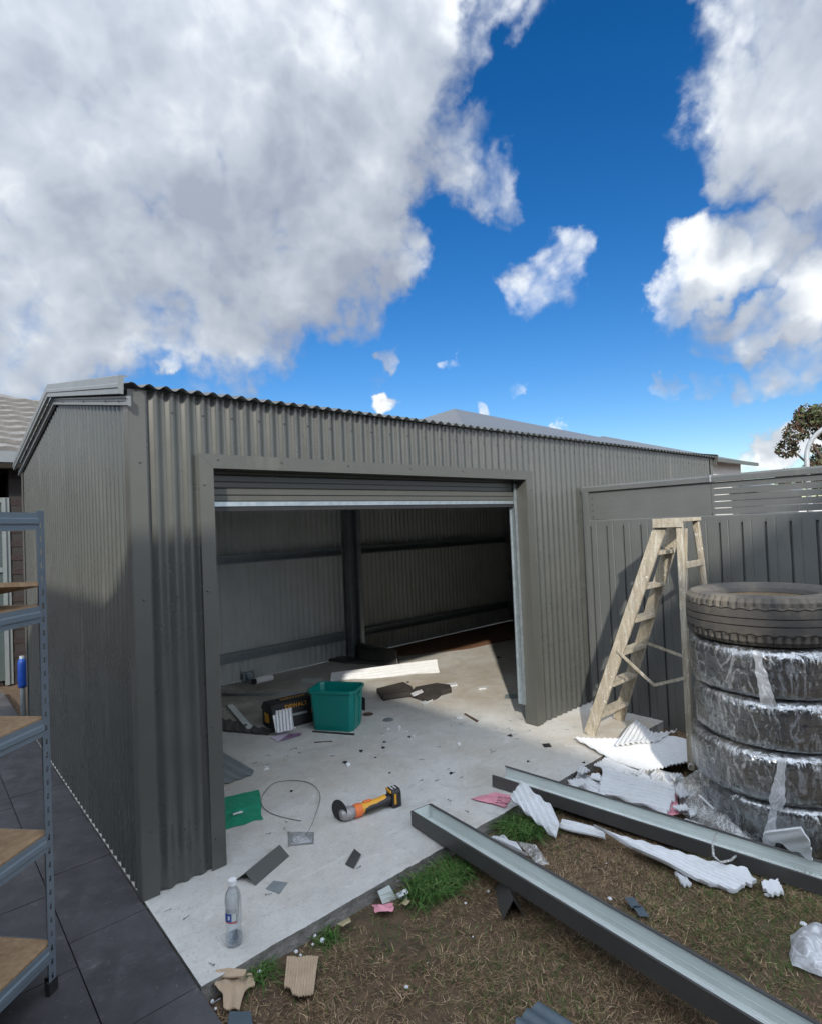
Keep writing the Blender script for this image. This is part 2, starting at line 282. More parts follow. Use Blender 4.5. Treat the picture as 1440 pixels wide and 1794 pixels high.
K['pink'] = mat('pink_plastic_bag', (.78, .34, .40), (.66, .27, .33), 14, .5, 0, .6, 45)
K['ink'] = mat('black_ink', (.03, .02, .03), None, 20, .6)
K['scrap'] = mat('zinc_offcut', (.36, .40, .41), (.28, .32, .33), 8, .4, .35)
K['scrapblue'] = mat('blue_grey_offcut', (.10, .135, .16), (.08, .11, .13), 8, .4, .1)
K['wire'] = mat('dull_wire', (.30, .29, .27), (.22, .21, .2), 30, .4, .6)
K['rust'] = mat('rusty_steel', (.13, .075, .05), (.07, .04, .03), 30, .85)
K['foamblack'] = mat('dark_foam', (.05, .043, .038), (.03, .027, .024), 60, .95, 0, .6, 150)
K['brownboard'] = mat('brown_hardboard', (.21, .105, .062), (.15, .075, .045), 4, .7, 0, .1, 60)
K['leaf'] = mat('dry_leaf', (.42, .36, .22), (.3, .25, .14), 20, .8)
K['rooftile'] = mat('weathered_roof_tile', (.21, .202, .19), (.14, .134, .125), 9, .9, 0, .3, 60, c3=(.12, .10, .09), c3scale=4, c3amt=.5)
K['metalroof'] = mat('grey_metal_roof', (.125, .132, .138), (.112, .12, .125), 3, .5)
K['brick'] = mat('dark_brown_brick', (.032, .021, .019), (.021, .015, .014), 14, .9, 0, .4, 60)
K['cream'] = mat('cream_paint', (.60, .55, .45), (.56, .51, .42), 4, .7)
K['render'] = mat('pale_render', (.62, .61, .58), (.56, .55, .52), 4, .85)
K['redroof'] = mat('terracotta_roof', (.42, .12, .07), (.34, .10, .06), 8, .85)
K['alu'] = mat('grey_window_frame', (.20, .225, .225), (.18, .20, .20), 5, .4, .2)
K['bark'] = mat('tree_bark', (.09, .065, .045), (.05, .036, .026), 12, .95, 0, .6, 30)
K['leaves'] = attr_mat('tree_leaves', .6)
K['pole'] = mat('galvanised_pole', (.36, .38, .39), (.31, .33, .34), 6, .45, .2)
K['blue'] = mat('blue_plastic', (.015, .075, .36), (.015, .08, .42), 10, .4)
gm = bpy.data.materials.new('window_glass'); gm.use_nodes = True
b_ = gm.node_tree.nodes['Principled BSDF']; b_.inputs['Base Color'].default_value = (.06, .08, .08, 1); b_.inputs['Roughness'].default_value = .04; b_.inputs['Specular IOR Level'].default_value = .9
K['glass'] = gm
def clear_mat(name, col, rough, frac):
    m = bpy.data.materials.new(name); m.use_nodes = True; nt = m.node_tree; nt.nodes.clear()
    t = nt.nodes.new('ShaderNodeBsdfTransparent'); t.inputs[0].default_value = (*col, 1)
    g = nt.nodes.new('ShaderNodeBsdfGlossy'); g.inputs['Roughness'].default_value = rough
    f = nt.nodes.new('ShaderNodeLayerWeight'); f.inputs['Blend'].default_value = frac
    x = nt.nodes.new('ShaderNodeMixShader'); o = nt.nodes.new('ShaderNodeOutputMaterial')
    nt.links.new(f.outputs['Facing'], x.inputs[0]); nt.links.new(t.outputs[0], x.inputs[1]); nt.links.new(g.outputs[0], x.inputs[2]); nt.links.new(x.outputs[0], o.inputs[0])
    return m
K['pet'] = clear_mat('clear_bottle', (.90, .93, .96), .06, .42)
K['water'] = clear_mat('bottle_water', (.80, .88, .95), .03, .5)

# ------------------------------------------------------------------ mesh helpers
class MB:
    def __init__(s): s.v = []; s.f = []; s.m = []
    def add(s, vs, fs, mi=0):
        o = len(s.v); s.v += [tuple(x) for x in vs]; s.f += [tuple(i+o for i in f) for f in fs]; s.m += [mi]*len(fs); return s
    def box(s, a, b, mi=0, M=None):
        (x0, y0, z0), (x1, y1, z1) = a, b
        vs = [Vector(p) for p in ((x0, y0, z0), (x1, y0, z0), (x1, y1, z0), (x0, y1, z0), (x0, y0, z1), (x1, y0, z1), (x1, y1, z1), (x0, y1, z1))]
        if M is not None: vs = [M @ p for p in vs]
        return s.add(vs, [(0, 3, 2, 1), (4, 5, 6, 7), (0, 1, 5, 4), (1, 2, 6, 5), (2, 3, 7, 6), (3, 0, 4, 7)], mi)
    def bar(s, p, q, w, d, side=(0, 0, 1), mi=0):                     # w across (p-q x side), d along side
        p, q, side = Vector(p), Vector(q), Vector(side); t = (q-p).normalized()
        a = t.cross(side).normalized()*(w/2); b = a.cross(t).normalized()*(d/2)
        vs = [p-a-b, p+a-b, p+a+b, p-a+b, q-a-b, q+a-b, q+a+b, q-a+b]
        return s.add(vs, [(0, 3, 2, 1), (4, 5, 6, 7), (0, 1, 5, 4), (1, 2, 6, 5), (2, 3, 7, 6), (3, 0, 4, 7)], mi)
    def tube(s, pts, r, n=8, mi=0, cap=True):
        pts = [Vector(p) for p in pts]; o = len(s.v); prev = None
        rs = r if isinstance(r, (list, tuple)) else [r]*len(pts)
        for i, p in enumerate(pts):
            t = (pts[min(i+1, len(pts)-1)]-pts[max(i-1, 0)]).normalized()
            if prev is None: a = t.orthogonal().normalized()
            else: a = (prev - t*prev.dot(t)).normalized()
            prev = a; b = t.cross(a)
            for k in range(n):
                q = 2*math.pi*k/n; s.v.append(tuple(p+(a*math.cos(q)+b*math.sin(q))*rs[i]))
        for i in range(len(pts)-1):
            for k in range(n):
                s.f.append((o+i*n+k, o+i*n+(k+1) % n, o+(i+1)*n+(k+1) % n, o+(i+1)*n+k)); s.m.append(mi)
        if cap:
            s.f.append(tuple(o+k for k in reversed(range(n)))); s.m.append(mi)
            e = o+(len(pts)-1)*n; s.f.append(tuple(e+k for k in range(n))); s.m.append(mi)
        return s
    def lathe(s, prof, n=32, mi=0, M=None, cap=False):
        o = len(s.v)
        for r, z in prof:
            for k in range(n):
                a = 2*math.pi*k/n; p = Vector((r*math.cos(a), r*math.sin(a), z))
                s.v.append(tuple(M @ p if M is not None else p))
        for i in range(len(prof)-1):
            for k in range(n):
                s.f.append((o+i*n+k, o+i*n+(k+1) % n, o+(i+1)*n+(k+1) % n, o+(i+1)*n+k)); s.m.append(mi)
        if cap:
            s.f.append(tuple(o+k for k in reversed(range(n)))); s.m.append(mi)
            e = o+(len(prof)-1)*n; s.f.append(tuple(e+k for k in range(n))); s.m.append(mi)
        return s
    def prism(s, prof, p, q, xdir, zdir, mi=0, closed=True, cap=True):  # profile (x,z) swept from p to q
        p, q, xd, zd = Vector(p), Vector(q), Vector(xdir), Vector(zdir); n = len(prof); o = len(s.v)
        for base in (p, q):
            for x, z in prof: s.v.append(tuple(base+xd*x+zd*z))
        for i in range(n if closed else n-1):
            j = (i+1) % n; s.f.append((o+i, o+j, o+n+j, o+n+i)); s.m.append(mi)
        if cap and closed: s.f += [tuple(o+i for i in reversed(range(n))), tuple(o+n+i for i in range(n))]; s.m += [mi, mi]
        return s
    def mesh(s, name, mats, smooth=False):
        me = bpy.data.meshes.new(name); me.from_pydata(s.v, [], s.f)
        for m in (mats if isinstance(mats, (list, tuple)) else [mats]): me.materials.append(m)
        me.polygons.foreach_set('material_index', s.m)
        if smooth: me.polygons.foreach_set('use_smooth', [True]*len(s.f))
        me.update(); return me
    def build(s, name, mats, parent=None, smooth=False, bevel=0, solid=0, recalc=True, angle=None):
        me = s.mesh(name, mats, smooth)
        if recalc:
            bm = bmesh.new(); bm.from_mesh(me); bmesh.ops.recalc_face_normals(bm, faces=bm.faces); bm.to_mesh(me); bm.free()
        if angle is not None: me.set_sharp_from_angle(angle=R_(angle))
        o = bpy.data.objects.new(name, me); COL.objects.link(o)
        if parent is not None: o.parent = parent
        if solid:
            md = o.modifiers.new('solid', 'SOLIDIFY'); md.thickness = solid; md.offset = 0
        if bevel:
            md = o.modifiers.new('bevel', 'BEVEL'); md.width = bevel; md.segments = 2; md.limit_method = 'ANGLE'; md.angle_limit = R_(40)
        return o
def tag(o, label=None, cat=None, group=None, kind=None):
    if label: o['label'] = label
    if cat: o['category'] = cat
    if group: o['group'] = group
    if kind: o['kind'] = kind
    return o
def thing(name, label, cat, loc=(0, 0, 0), rz=0, group=None):
    o = bpy.data.objects.new(name, None); COL.objects.link(o); o.location = loc; o.rotation_euler = (0, 0, rz); o.empty_display_size = .1
    return tag(o, label, cat, group)
def inst(src, parent=None, M=None, name=None):
    o = src.copy(); COL.objects.link(o)
    if parent is not None: o.parent = parent
    if M is not None: o.matrix_basis = M
    return o
def copy_tree(root):
    r = root.copy(); COL.objects.link(r)
    for ch in root.children:
        c = ch.copy(); COL.objects.link(c); c.parent = r
        for g in ch.children:
            d = g.copy(); COL.objects.link(d); d.parent = c
    return r
def world_parent(o, root):                      # o built in world coordinates, root unrotated Empty
    o.parent = root; o.location = -Vector(root.location) if root.rotation_euler.z == 0 else o.location
    if root.rotation_euler.z != 0: o.matrix_parent_inverse = Matrix.LocRotScale(root.location, root.rotation_euler, None).inverted()
    return o

# ================================================================== THE SETTING
LAWN = -.055
# lawn sheet to the horizon, with gentle lumps near by
mb = MB()
xs = [-400, -60, -12, -3, 0] + [0.3+.12*i for i in range(50)] + [8, 14, 60, 400]
ys = [-400, -60, -12, -4, -1] + [-.6+.12*i for i in range(26)] + [4, 8, 14, 60, 400]
def lawn_z(x, y):
    z = LAWN
    if .3 < x < 6.3 and -.6 < y < 2.5: z += .018*mnoise.noise((x*3, y*3, 1))+.008*mnoise.noise((x*9, y*9, 4))
    if y > 2.05: z = LAWN - .015
    return z
for y in ys:
    for x in xs: mb.v.append((x, y, lawn_z(x, y)))
nx = len(xs)
for j in range(len(ys)-1):
    for i in range(nx-1):
        mb.f.append((j*nx+i, j*nx+i+1, (j+1)*nx+i+1, (j+1)*nx+i)); mb.m.append(0)
tag(mb.build('lawn', K['soil'], smooth=True), kind='structure')

# concrete slab with an uneven front lip
SX0, SX1, SY0, SY1 = .7785, 7.66, 2.135, 6.2
mb = MB()
edge = []
for i in range(121):
    x = SX0 + (4.53-SX0)*i/120
    edge.append((x, SY0 + .008*mnoise.noise((x*5, 0, 0)) + .006*mnoise.noise((x*21, 3, 0))))
top = [(x, y, 0) for x, y in edge] + [(4.53, 2.78, 0), (SX1, 2.78, 0), (SX1, SY1, 0), (SX0, SY1, 0)]
mb.add(top, [tuple(range(len(top)))], 0)
o = len(mb.v)
for x, y in edge:
    mb.v.append((x, y, 0)); mb.v.append((x, y+.004+.004*mnoise.noise((x*30, 1, 1)), -.03)); mb.v.append((x, y+.012*mnoise.noise((x*12, 5, 1))-.004, -.17))
for i in range(len(edge)-1):
    for k in range(2):
        mb.f.append((o+i*3+k, o+i*3+k+1, o+i*3+4+k, o+i*3+3+k)); mb.m.append(1)
mb.add([(4.53, edge[-1][1], 0), (4.53, 2.78, 0), (4.53, 2.78, -.17), (4.53, edge[-1][1], -.17)], [(0, 1, 2, 3)], 1)
mb.add([(SX0, SY1, 0), (SX0, SY0, 0), (SX0, SY0, -.17), (SX0, SY1, -.17)], [(0, 1, 2, 3)], 1)
slab = tag(mb.build('concrete_slab', [K['concrete'], K['slabedge']], recalc=False), kind='structure')

# tiled paving along the left side: every tile a piece
pv = MB().box((-2.6, -1.2, -.2), (SX0-.006, 7.9, -.016)).build('paving', K['grout'])
tag(pv, kind='structure')
TW, TL = .303, .60
tmesh = []
for k in range(4):
    b = MB(); w, l, h, c = TW-.0028, TL-.0028, .014, .0012
    b.add([(0, 0, 0), (w, 0, 0), (w, l, 0), (0, l, 0), (c, c, h), (w-c, c, h), (w-c, l-c, h), (c, l-c, h)], [(4, 5, 6, 7), (0, 1, 5, 4), (1, 2, 6, 5), (2, 3, 7, 6), (3, 0, 4, 7)])
    tmesh.append(b.mesh('tile', K['tile']))
ntile = 0
for i in range(6):
    for j in range(15):
        x = SX0 - .006 - (i+1)*TW; y = -.85 + j*TL + (0 if i % 2 == 0 else .43)
        if y > 7.3 or (x < -.5 and y < 1.6): continue
        t = bpy.data.objects.new('tile', tmesh[0]); COL.objects.link(t); t.parent = pv
        t.location = (x+.0014, y, -.0165+random.uniform(-.0008, .0008)); ntile += 1

# ================================================================== SHED
FX0, FX1, FY, BY = .785, 7.60, 2.814, 6.06
EAVE, RIDGE, RY = 2.36, 2.67, 4.437
ROOFS = (RIDGE-EAVE)/(RY-FY)
DX0, DX1, DZ = 1.165, 3.745, 1.985
shed = thing('metal_shed', 'dark grey corrugated steel shed with its roller door rolled up', 'shed', (FX0, FY, 0))
def part(mb, name, mats, parent=None, **kw):
    o = mb.build(name, mats, None, **kw); o.parent = parent or shed
    if parent is None: o.location = -Vector(shed.location)
    return o
PITCH, AMP = .0762, .0088
def corr(u0, u1, low, high, fn, seg=8, phase=0.0, amp=AMP, nz=1, flip=False):
    """corrugated sheet: ribs run from low(u) to high(u); fn(u, off, h) places a vertex"""
    b = MB(); n = max(2, int(round((u1-u0)/PITCH*seg)))
    for i in range(n+1):
        u = u0+(u1-u0)*i/n; of = amp*math.sin(2*math.pi*u/PITCH+phase); lo, hi = low(u), high(u)
        for k in range(nz+1): b.v.append(fn(u, of, lo+(hi-lo)*k/nz))
    for i in range(n):
        for k in range(nz):
            a = i*(nz+1)+k; b.f.append((a, a+1, a+nz+2, a+nz+1) if flip else (a, a+nz+1, a+nz+2, a+1)); b.m.append(0)
    return b
SW = PITCH*10
def sheets(a, b_, first=None):
    r = []; u = a
    while u < b_-.01:
        v = min(u+SW, b_)
        if b_-v < .1: v = b_
        r.append((u, v)); u = v
    return r
wallm = [K['cladding']]
front = lambda u, of, z: (u, FY+of, z)
for si, (u0, u1) in enumerate([(FX0+.03, DX0-.02)]+sheets(DX1+.03, FX1)):
    front = lambda u, of, z, si=si: (u, FY+of+.0016*(si % 2), z)
    part(corr(u0, min(u1+.03, FX1) if si else u1, lambda u: .004, lambda u: EAVE-.012, front), 'wall_sheet', wallm, smooth=True, recalc=False)
for si, (u0, u1) in enumerate(sheets(DX0-.02, DX1+.03)):
    front = lambda u, of, z, si=si: (u, FY+of+.0016*((si+1) % 2), z)
    part(corr(u0, u1+.03, lambda u: DZ+.03, lambda u: EAVE-.012, front), 'wall_sheet', wallm, smooth=True, recalc=False)
gz = lambda y: EAVE-.02+ROOFS*(min(y, 2*RY-y)-FY)
for xw, sgn in ((FX0, -1), (FX1, 1)):
    for u0, u1 in sheets(FY+.03, BY):
        part(corr(u0, u1, lambda u: .004, gz, lambda u, of, z, xw=xw: (xw+of, u, z), phase=1.3, flip=sgn < 0), 'wall_sheet', wallm, smooth=True, recalc=False)
for u0, u1 in sheets(FX0, FX1):
    part(corr(u0, u1, lambda u: .004, lambda u: EAVE-.012, lambda u, of, z: (u, BY+of, z)), 'wall_sheet', [K['cladding_in']], smooth=True, recalc=False)
OH = .055
for side in (0, 1):
    for u0, u1 in sheets(FX0-.02, FX1+.05):
        def rf(u, of, s, side=side):
            y = FY-OH+s if side == 0 else BY+OH-s
            return (u, y, EAVE+.004-ROOFS*OH+ROOFS*s+of)
        part(corr(u0, u1, lambda u: 0, lambda u: RY-FY+OH, rf, amp=.0105, flip=side == 1), 'roof_sheet', wallm, smooth=True, recalc=False)
part(MB().prism([(-.16, -.028), (0, .018), (.16, -.028), (.16, -.024), (0, .024), (-.16, -.024)], (FX0-.03, RY, RIDGE+.012), (FX1+.05, RY, RIDGE+.012), (0, 1, 0), (0, 0, 1)), 'ridge_cap', K['trim'])
# barge capping on both gable ends: upper folded cap and lower strip
for xw, sg in ((FX0, -1), (FX1, 1)):
    for side in (0, 1):
        ys_ = (FY-OH-.015, RY) if side == 0 else (RY, BY+OH+.015)
        zz = lambda y: EAVE+.004+ROOFS*(min(y, 2*RY-y)-FY)
        cap = MB(); x1 = xw+sg*.058
        prof = [(0, .034), (-.008, .030), (-.008, -.004), (-.013, -.009), (-.013, -.024), (-.008, -.029), (-.008, -.052), (0.012, -.052)]
        P0, P1 = Vector((x1, ys_[0], zz(ys_[0]))), Vector((x1, ys_[1], zz(ys_[1])))
        pr = [(-.02, .04)]+[(p[0], p[1]) for p in prof]
        cap.prism([(.034, .034)]+prof+[(.016, .026), (.034, .030)], P0, P1, (-sg, 0, 0), (0, 0, 1), mi=0)
        part(cap, 'barge_cap', K['barge'] if sg < 0 else K['trim'])
        strip = MB(); x2 = xw+sg*.022
        Q0, Q1 = Vector((x2, ys_[0]+.01 if side == 0 else ys_[0], zz(ys_[0]+.01)-.056)), Vector((x2, ys_[1], zz(ys_[1])-.056))
        strip.prism([(0, 0), (-.010, -.003), (-.010, -.012), (-.004, -.016), (-.004, -.026), (-.010, -.030), (-.010, -.044), (.006, -.048), (.010, -.046), (.010, 0)], Q0, Q1, (-sg, 0, 0), (0, 0, 1))
        so = part(strip, 'barge_strip', K['barge'] if sg < 0 else K['trim'])
# corner flashing
def corner(x, y, sx, sy, w=.06):
    b = MB(); t = .014
    b.box((min(x, x+sx*w), y-sy*t if sy > 0 else y, .002), (max(x, x+sx*w), y if sy > 0 else y+t, EAVE-.03))
    return b
cf = MB()
cf.box((FX0-.012, FY-.0155, .002), (FX0+.062, FY-.0125, EAVE-.02))
cf.box((FX0-.0155, FY-.0155, .002), (FX0-.0125, FY+.062, EAVE-.02))
part(cf, 'corner_flashing', K['trim'])
cf = MB().box((FX1-.062, FY-.0155, .002), (FX1+.012, FY-.0125, EAVE-.02)).box((FX1+.0125, FY-.0155, .002), (FX1+.0155, FY+.062, EAVE-.02))
part(cf, 'corner_flashing', K['trim'])
cf = MB().box((FX0-.0155, BY-.062, .002), (FX0-.0125, BY+.0155, EAVE-.02)).box((FX0-.012, BY+.0125, .002), (FX0+.062, BY+.0155, EAVE-.02))
part(cf, 'corner_flashing', K['trim'])
# door trims with mitred corners
T0, T1 = FY-.016, FY-.012
def plate(pts, y0, y1):
    b = MB(); n = len(pts); b.add([(x, y0, z) for x, z in pts]+[(x, y1, z) for x, z in pts], [tuple(range(n)), tuple(range(2*n-1, n-1, -1))]+[(i, i+n, (i+1) % n+n, (i+1) % n) for i in range(n)]); return b
TW_ = .072
lj = plate([(DX0-TW_, .002), (DX0, .002), (DX0, DZ), (DX0-TW_, DZ+TW_)], T0, T1)
lj.box((DX0-.003, T1+.0005, .002), (DX0, FY+.10, DZ)); part(lj, 'door_trim', K['trim'])
rj = plate([(DX1, .002), (DX1+TW_+.012, .002), (DX1+TW_+.012, DZ+TW_), (DX1, DZ)], T0, T1)
rj.box((DX1, T1+.0005, .002), (DX1+.003, FY+.10, DZ)); part(rj, 'door_trim', K['trim'])
hd = plate([(DX0+.001, DZ), (DX1-.001, DZ), (DX1+TW_+.011, DZ+TW_), (DX0-TW_+.001, DZ+TW_)], T0, T1)
hd.box((DX0+.004, T1+.0005, DZ), (DX1-.004, FY+.07, DZ+.003)); part(hd, 'door_trim', K['trim'])
# roller door: slats of the lowered bit, bottom rail, drum behind the head, tracks
rd = MB().tube([(DX0+.0, FY+.30, DZ+.17), (DX1, FY+.30, DZ+.17)], .155, 28)
door = part(rd, 'roller_door', K['trim'], smooth=True, angle=40)
YD = FY+.115
prof_y = [(0, 0), (.004, .006), (.004, .03), (.012, .036), (.012, .062), (.004, .068)]
zb = 1.80
for k in range(4):
    z0 = zb+.022+k*.072
    b = MB(); b.prism([(-p[0], p[1]*.072/.068) for p in prof_y]+[(.002, .072), (.002, 0)], (DX0+.006, YD, z0), (DX1-.012, YD, z0), (0, 1, 0), (0, 0, 1))
    o = part(b, 'door_slat', K['trim'], parent=door)
b = MB().box((DX0+.006, YD-.016, zb-.004), (DX1-.012, YD+.014, zb+.020)); part(b, 'bottom_rail', K['galv'], parent=door)
b = MB().box((DX0+.006, YD-.010, zb-.030), (DX1-.012, YD+.008, zb-.0045)); part(b, 'curtain_shade_strip', K['dark'], parent=door)  # dark strip modelled for the black shade under the curtain
for x0, x1 in ((DX0+.001, DX0+.004), (DX1-.034, DX1-.003)):
    b = MB()
    if x1-x0 > .01:
        b.box((x0, YD-.03, .16), (x0+.012, YD-.024, 1.96)); b.box((x0+.012, YD-.03, .16), (x1, YD+.03, 1.96)); b.box((x0, YD+.022, .16), (x0+.0118, YD+.028, 1.96))
    else: b.box((x0, YD-.03, .16), (x1, YD+.03, 1.96))
    part(b, 'door_track', K['galv'])
# portal columns and wall girts (C sections)
def csec(b, p, q, xd, zd, w, h, lip=.018, t=.003):
    prof = [(0, 0), (w, 0), (w, lip), (w-t, lip), (w-t, t), (t, t), (t, h-t), (w-t, h-t), (w-t, h-lip), (w, h-lip), (w, h), (0, h)]
    return b.prism(prof, p, q, xd, zd)
for x in (FX0+.1, 4.16, FX1-.16):
    b = MB(); csec(b, (x, BY-.085, .0), (x, BY-.085, EAVE-.02), (0, -1, 0), (1, 0, 0), .10, .14)
    part(b, 'steel_column', K['darksteel'])
    b = MB().box((x-.02, BY-.19, .004), (x+.22, BY-.07, .016)); part(b, 'base_plate', K['galv'])
b = MB().box((4.302, BY-.19, .02), (4.345, BY-.186, EAVE-.1)); part(b, 'column_flange', K['galv'])
for x in (DX0-.3, DX1+.10, FX1-.16):
    b = MB(); csec(b, (x, FY+.085, .0), (x, FY+.085, EAVE-.02), (0, 1, 0), (1, 0, 0), .10, .18); part(b, 'steel_column', K['darksteel'])
for z in (.24, 1.31):
    for x0, x1 in ((FX0+.3, 4.158), (4.35, FX1-.16)):
        b = MB(); csec(b, (x0, BY-.012, z), (x1, BY-.012, z), (0, -1, 0), (0, 0, 1), .07, .10); part(b, 'wall_girt', K['darksteel'])
    b = MB(); csec(b, (FX1-.012, FY+.2, z), (FX1-.012, BY-.2, z), (-1, 0, 0), (0, 0, 1), .07, .10); part(b, 'wall_girt', K['darksteel'])
    b = MB(); csec(b, (DX1+.3, FY+.012, z), (FX1-.16, FY+.012, z), (0, 1, 0), (0, 0, 1), .07, .10); part(b, 'wall_girt', K['darksteel'])
for k in range(4):
    for side in (0, 1):
        s = .12+k*.47; y = FY+s if side == 0 else BY-s
        b = MB(); csec(b, (FX0+.02, y, EAVE-.085+ROOFS*s), (FX1-.02, y, EAVE-.085+ROOFS*s), (0, 1, 0), (0, 0, 1), .05, .06); part(b, 'roof_purlin', K['darksteel'])
# hex screws
sm = MB().lathe([(.0075, 0), (.0075, .002), (.0052, .0025), (.0045, .007), (.001, .008)], 8).mesh('wall_screw', K['guttergrey'])
def screw(p, face):
    o = bpy.data.objects.new('wall_screw', sm); COL.objects.link(o); o.parent = shed
    o.location = Vector(p)-Vector(shed.location); o.rotation_euler = Vector(face).to_track_quat('Z', 'Y').to_euler(); o.scale = (.8,)*3
for z in (.25, 1.36, 2.25):
    k = 0; x = FX0+.02+PITCH*.75
    for i in range(90):
        xx = (math.floor(FX0/PITCH)+.75+i*2)*PITCH
        if xx < FX0+.07 or xx > FX1-.07 or (DX0-.08 < xx < DX1+.1 and z < 2.1): continue
        if xx > 4.6 and z < 2: continue
        screw((xx, FY-AMP, z), (0, -1, 0))
for z in (.15, .7, 1.37, 1.9): screw((DX0-.05, T0, z), (0, -1, 0)); screw((DX1+.055, T0, z), (0, -1, 0))
for x in (1.19, 1.55, 2.0, 2.5, 3.0, 3.5): screw((x, T0, DZ+.045), (0, -1, 0))
for z in (.3, 1.36, 2.0): screw((FX0+.03, FY-.0155, z), (0, -1, 0))
for y in (2.86, 3.09, 3.55, 4.1): screw((FX0-.036, y, EAVE+ROOFS*(y-FY)-.079), (-1, 0, 0))

# brown sheet along the back of the shed floor
b = MB(); n = 24
for i in range(n+1):
    x = 4.45+(7.35-4.45)*i/n; yf = 5.62-.62*math.sin(min(1, i/n*1.25)*math.pi/2)**.8+.03*math.sin(i*.6); 
    for (y, z) in ((yf, .006+.02*(.5+.5*math.sin(i*.5))), (yf+.25, .012), (5.98, .012)):
        b.v.append((x, y, z))
for i in range(n):
    for k in range(2): b.f.append((i*3+k, i*3+3+k, i*3+4+k, i*3+1+k)); b.m.append(0)
bo = b.build('hardboard_sheet', K['brownboard'], solid=.005)
tag(bo, 'large dark brown hardboard sheet on the floor along the shed back wall', 'board')

# ================================================================== FENCE on the right
FXF = 4.545
fence = thing('side_fence', 'grey steel fence with a slatted top rail behind the ladder', 'fence', (FXF, 2.76, LAWN))
def fpart(mb, name, m, **kw):
    o = mb.build(name, m, None, **kw); o.parent = fence; o.location = -Vector(fence.location); return o
FY0, FY1 = -1.2, 2.765
pan = .0
# infill panels: trapezoid pans, each its own piece
pw = .152
i = 0; y = FY1-.06
while y > FY0:
    y1 = max(y-pw, FY0)
    b = MB(); d = .022
    prof = [(y, 0.), (y-.012, 0.), (y-.016, d), (y-.060, d), (y-.064, d-.003), (y-.069, d-.003), (y-.073, d), (y-pw+.004, d), (y-pw+.0005, .002)]
    o_ = 0
    for zz_ in (-.06, 1.60):
        for py_, dx in prof: b.v.append((FXF-.012-dx, py_, zz_))
    nn = len(prof)
    for k in range(nn-1): b.f.append((k, k+1, nn+k+1, nn+k)); b.m.append(0)
    fpart(b, 'infill_panel', K['fence'], solid=.002); y -= pw; i += 1
fpart(MB().prism([(-.030, -.028), (.026, -.028), (.026, .022), (.012, .030), (-.016, .030), (-.030, .022)], (FXF, FY1-.055, 1.603), (FXF, FY0, 1.603), (1, 0, 0), (0, 0, 1)), 'middle_rail', K['fence'])
fpart(MB().prism([(-.032, 0), (.028, 0), (.028, .035), (.010, .050), (-.014, .050), (-.032, .035)], (FXF, FY1+.01, 1.885), (FXF, FY0, 1.885), (1, 0, 0), (0, 0, 1)), 'top_rail', K['fence'])
fpart(MB().prism([(-.028, 0), (.024, 0), (.024, .04), (-.028, .04)], (FXF, FY1-.055, -.075), (FXF, FY0, -.075), (1, 0, 0), (0, 0, 1)), 'bottom_rail', K['fence'])
for yp in (2.735, .38):
    fpart(MB().box((FXF-.035, yp-.028, -.3), (FXF+.03, yp+.028, 1.884)).box((FXF-.039, yp-.014, -.3), (FXF-.0352, yp+.014, 1.884)), 'fence_post', K['fence'])
for k in range(5):
    z = 1.638+k*.0495
    fpart(MB().box((FXF-.012, 1.69, z), (FXF-.003, FY1-.06, z+.0485)), 'slat', K['fence'])
    fpart(MB().box((FXF-.012, .41, z+.002), (FXF-.003, 1.686, z+.0455)), 'slat', K['fence'])
fpart(MB().box((FXF-.036, 1.676, 1.884), (FXF+.030, 1.686, 1.9375)), 'rail_joiner', K['pole'])
for k in range(4): fpart(MB().tube([(FXF-.012, 2.68, 1.66+k*.055), (FXF-.016, 2.68, 1.66+k*.055)], .005, 8), 'rivet', K['dark'])

# ================================================================== HOUSES
def hip_roof(b, x0, x1, y0, y1, z, pitch, mi=0, th=.05):
    w, d = x1-x0, y1-y0; r = min(w, d)/2; h = r*pitch
    if w >= d: a, c = (x0+r, (y0+y1)/2, z+h), (x1-r, (y0+y1)/2, z+h); fs = [(0, 1, 5, 4), (1, 2, 5), (2, 3, 4, 5), (3, 0, 4)]
    else: a, c = ((x0+x1)/2, y0+r, z+h), ((x0+x1)/2, y1-r, z+h); fs = [(0, 1, 4), (1, 2, 5, 4), (2, 3, 5), (3, 0, 4, 5)]
    vs = [(x0, y0, z), (x1, y0, z), (x1, y1, z), (x0, y1, z), a, c]
    b.add(vs, fs, mi); b.add([(x0, y0, z-.001), (x1, y0, z-.001), (x1, y1, z-.001), (x0, y1, z-.001)], [(0, 3, 2, 1)], mi); return b

# tiled house beyond the left end of the shed
hs = thing('tiled_house', 'brown brick house with a weathered pale tile roof behind the shed', 'house', (-3, 8, LAWN))
def hpart(mb, name, m, root, parent=None, **kw):
    o = mb.build(name, m, None, **kw)
    if parent is not None: o.parent = parent
    else: o.parent = root; o.location = -Vector(root.location)
    return o
HY = 8.0
hpart(MB().box((-9, HY+.45, -.1), (.84, 16, 2.56)), 'wall', K['brick'], hs)
bw = MB()                                       # brick return beside the window, courses built
bwm = MB().box((0, 0, 0), (.225, .11, .073)).mesh('brick', K['brick'])
wl = hpart(MB().box((.94, HY+.40, -.1), (4.2, 15, 2.56)), 'wall', K['mortar'], hs)
for r in range(31):
    for c in range(3):
        o = bpy.data.objects.new('brick', bwm); COL.objects.link(o); o.parent = wl
        o.location = (.942+c*.235+(.118 if r % 2 else 0), HY+.392+random.uniform(-.002, .002), r*.084-.08)
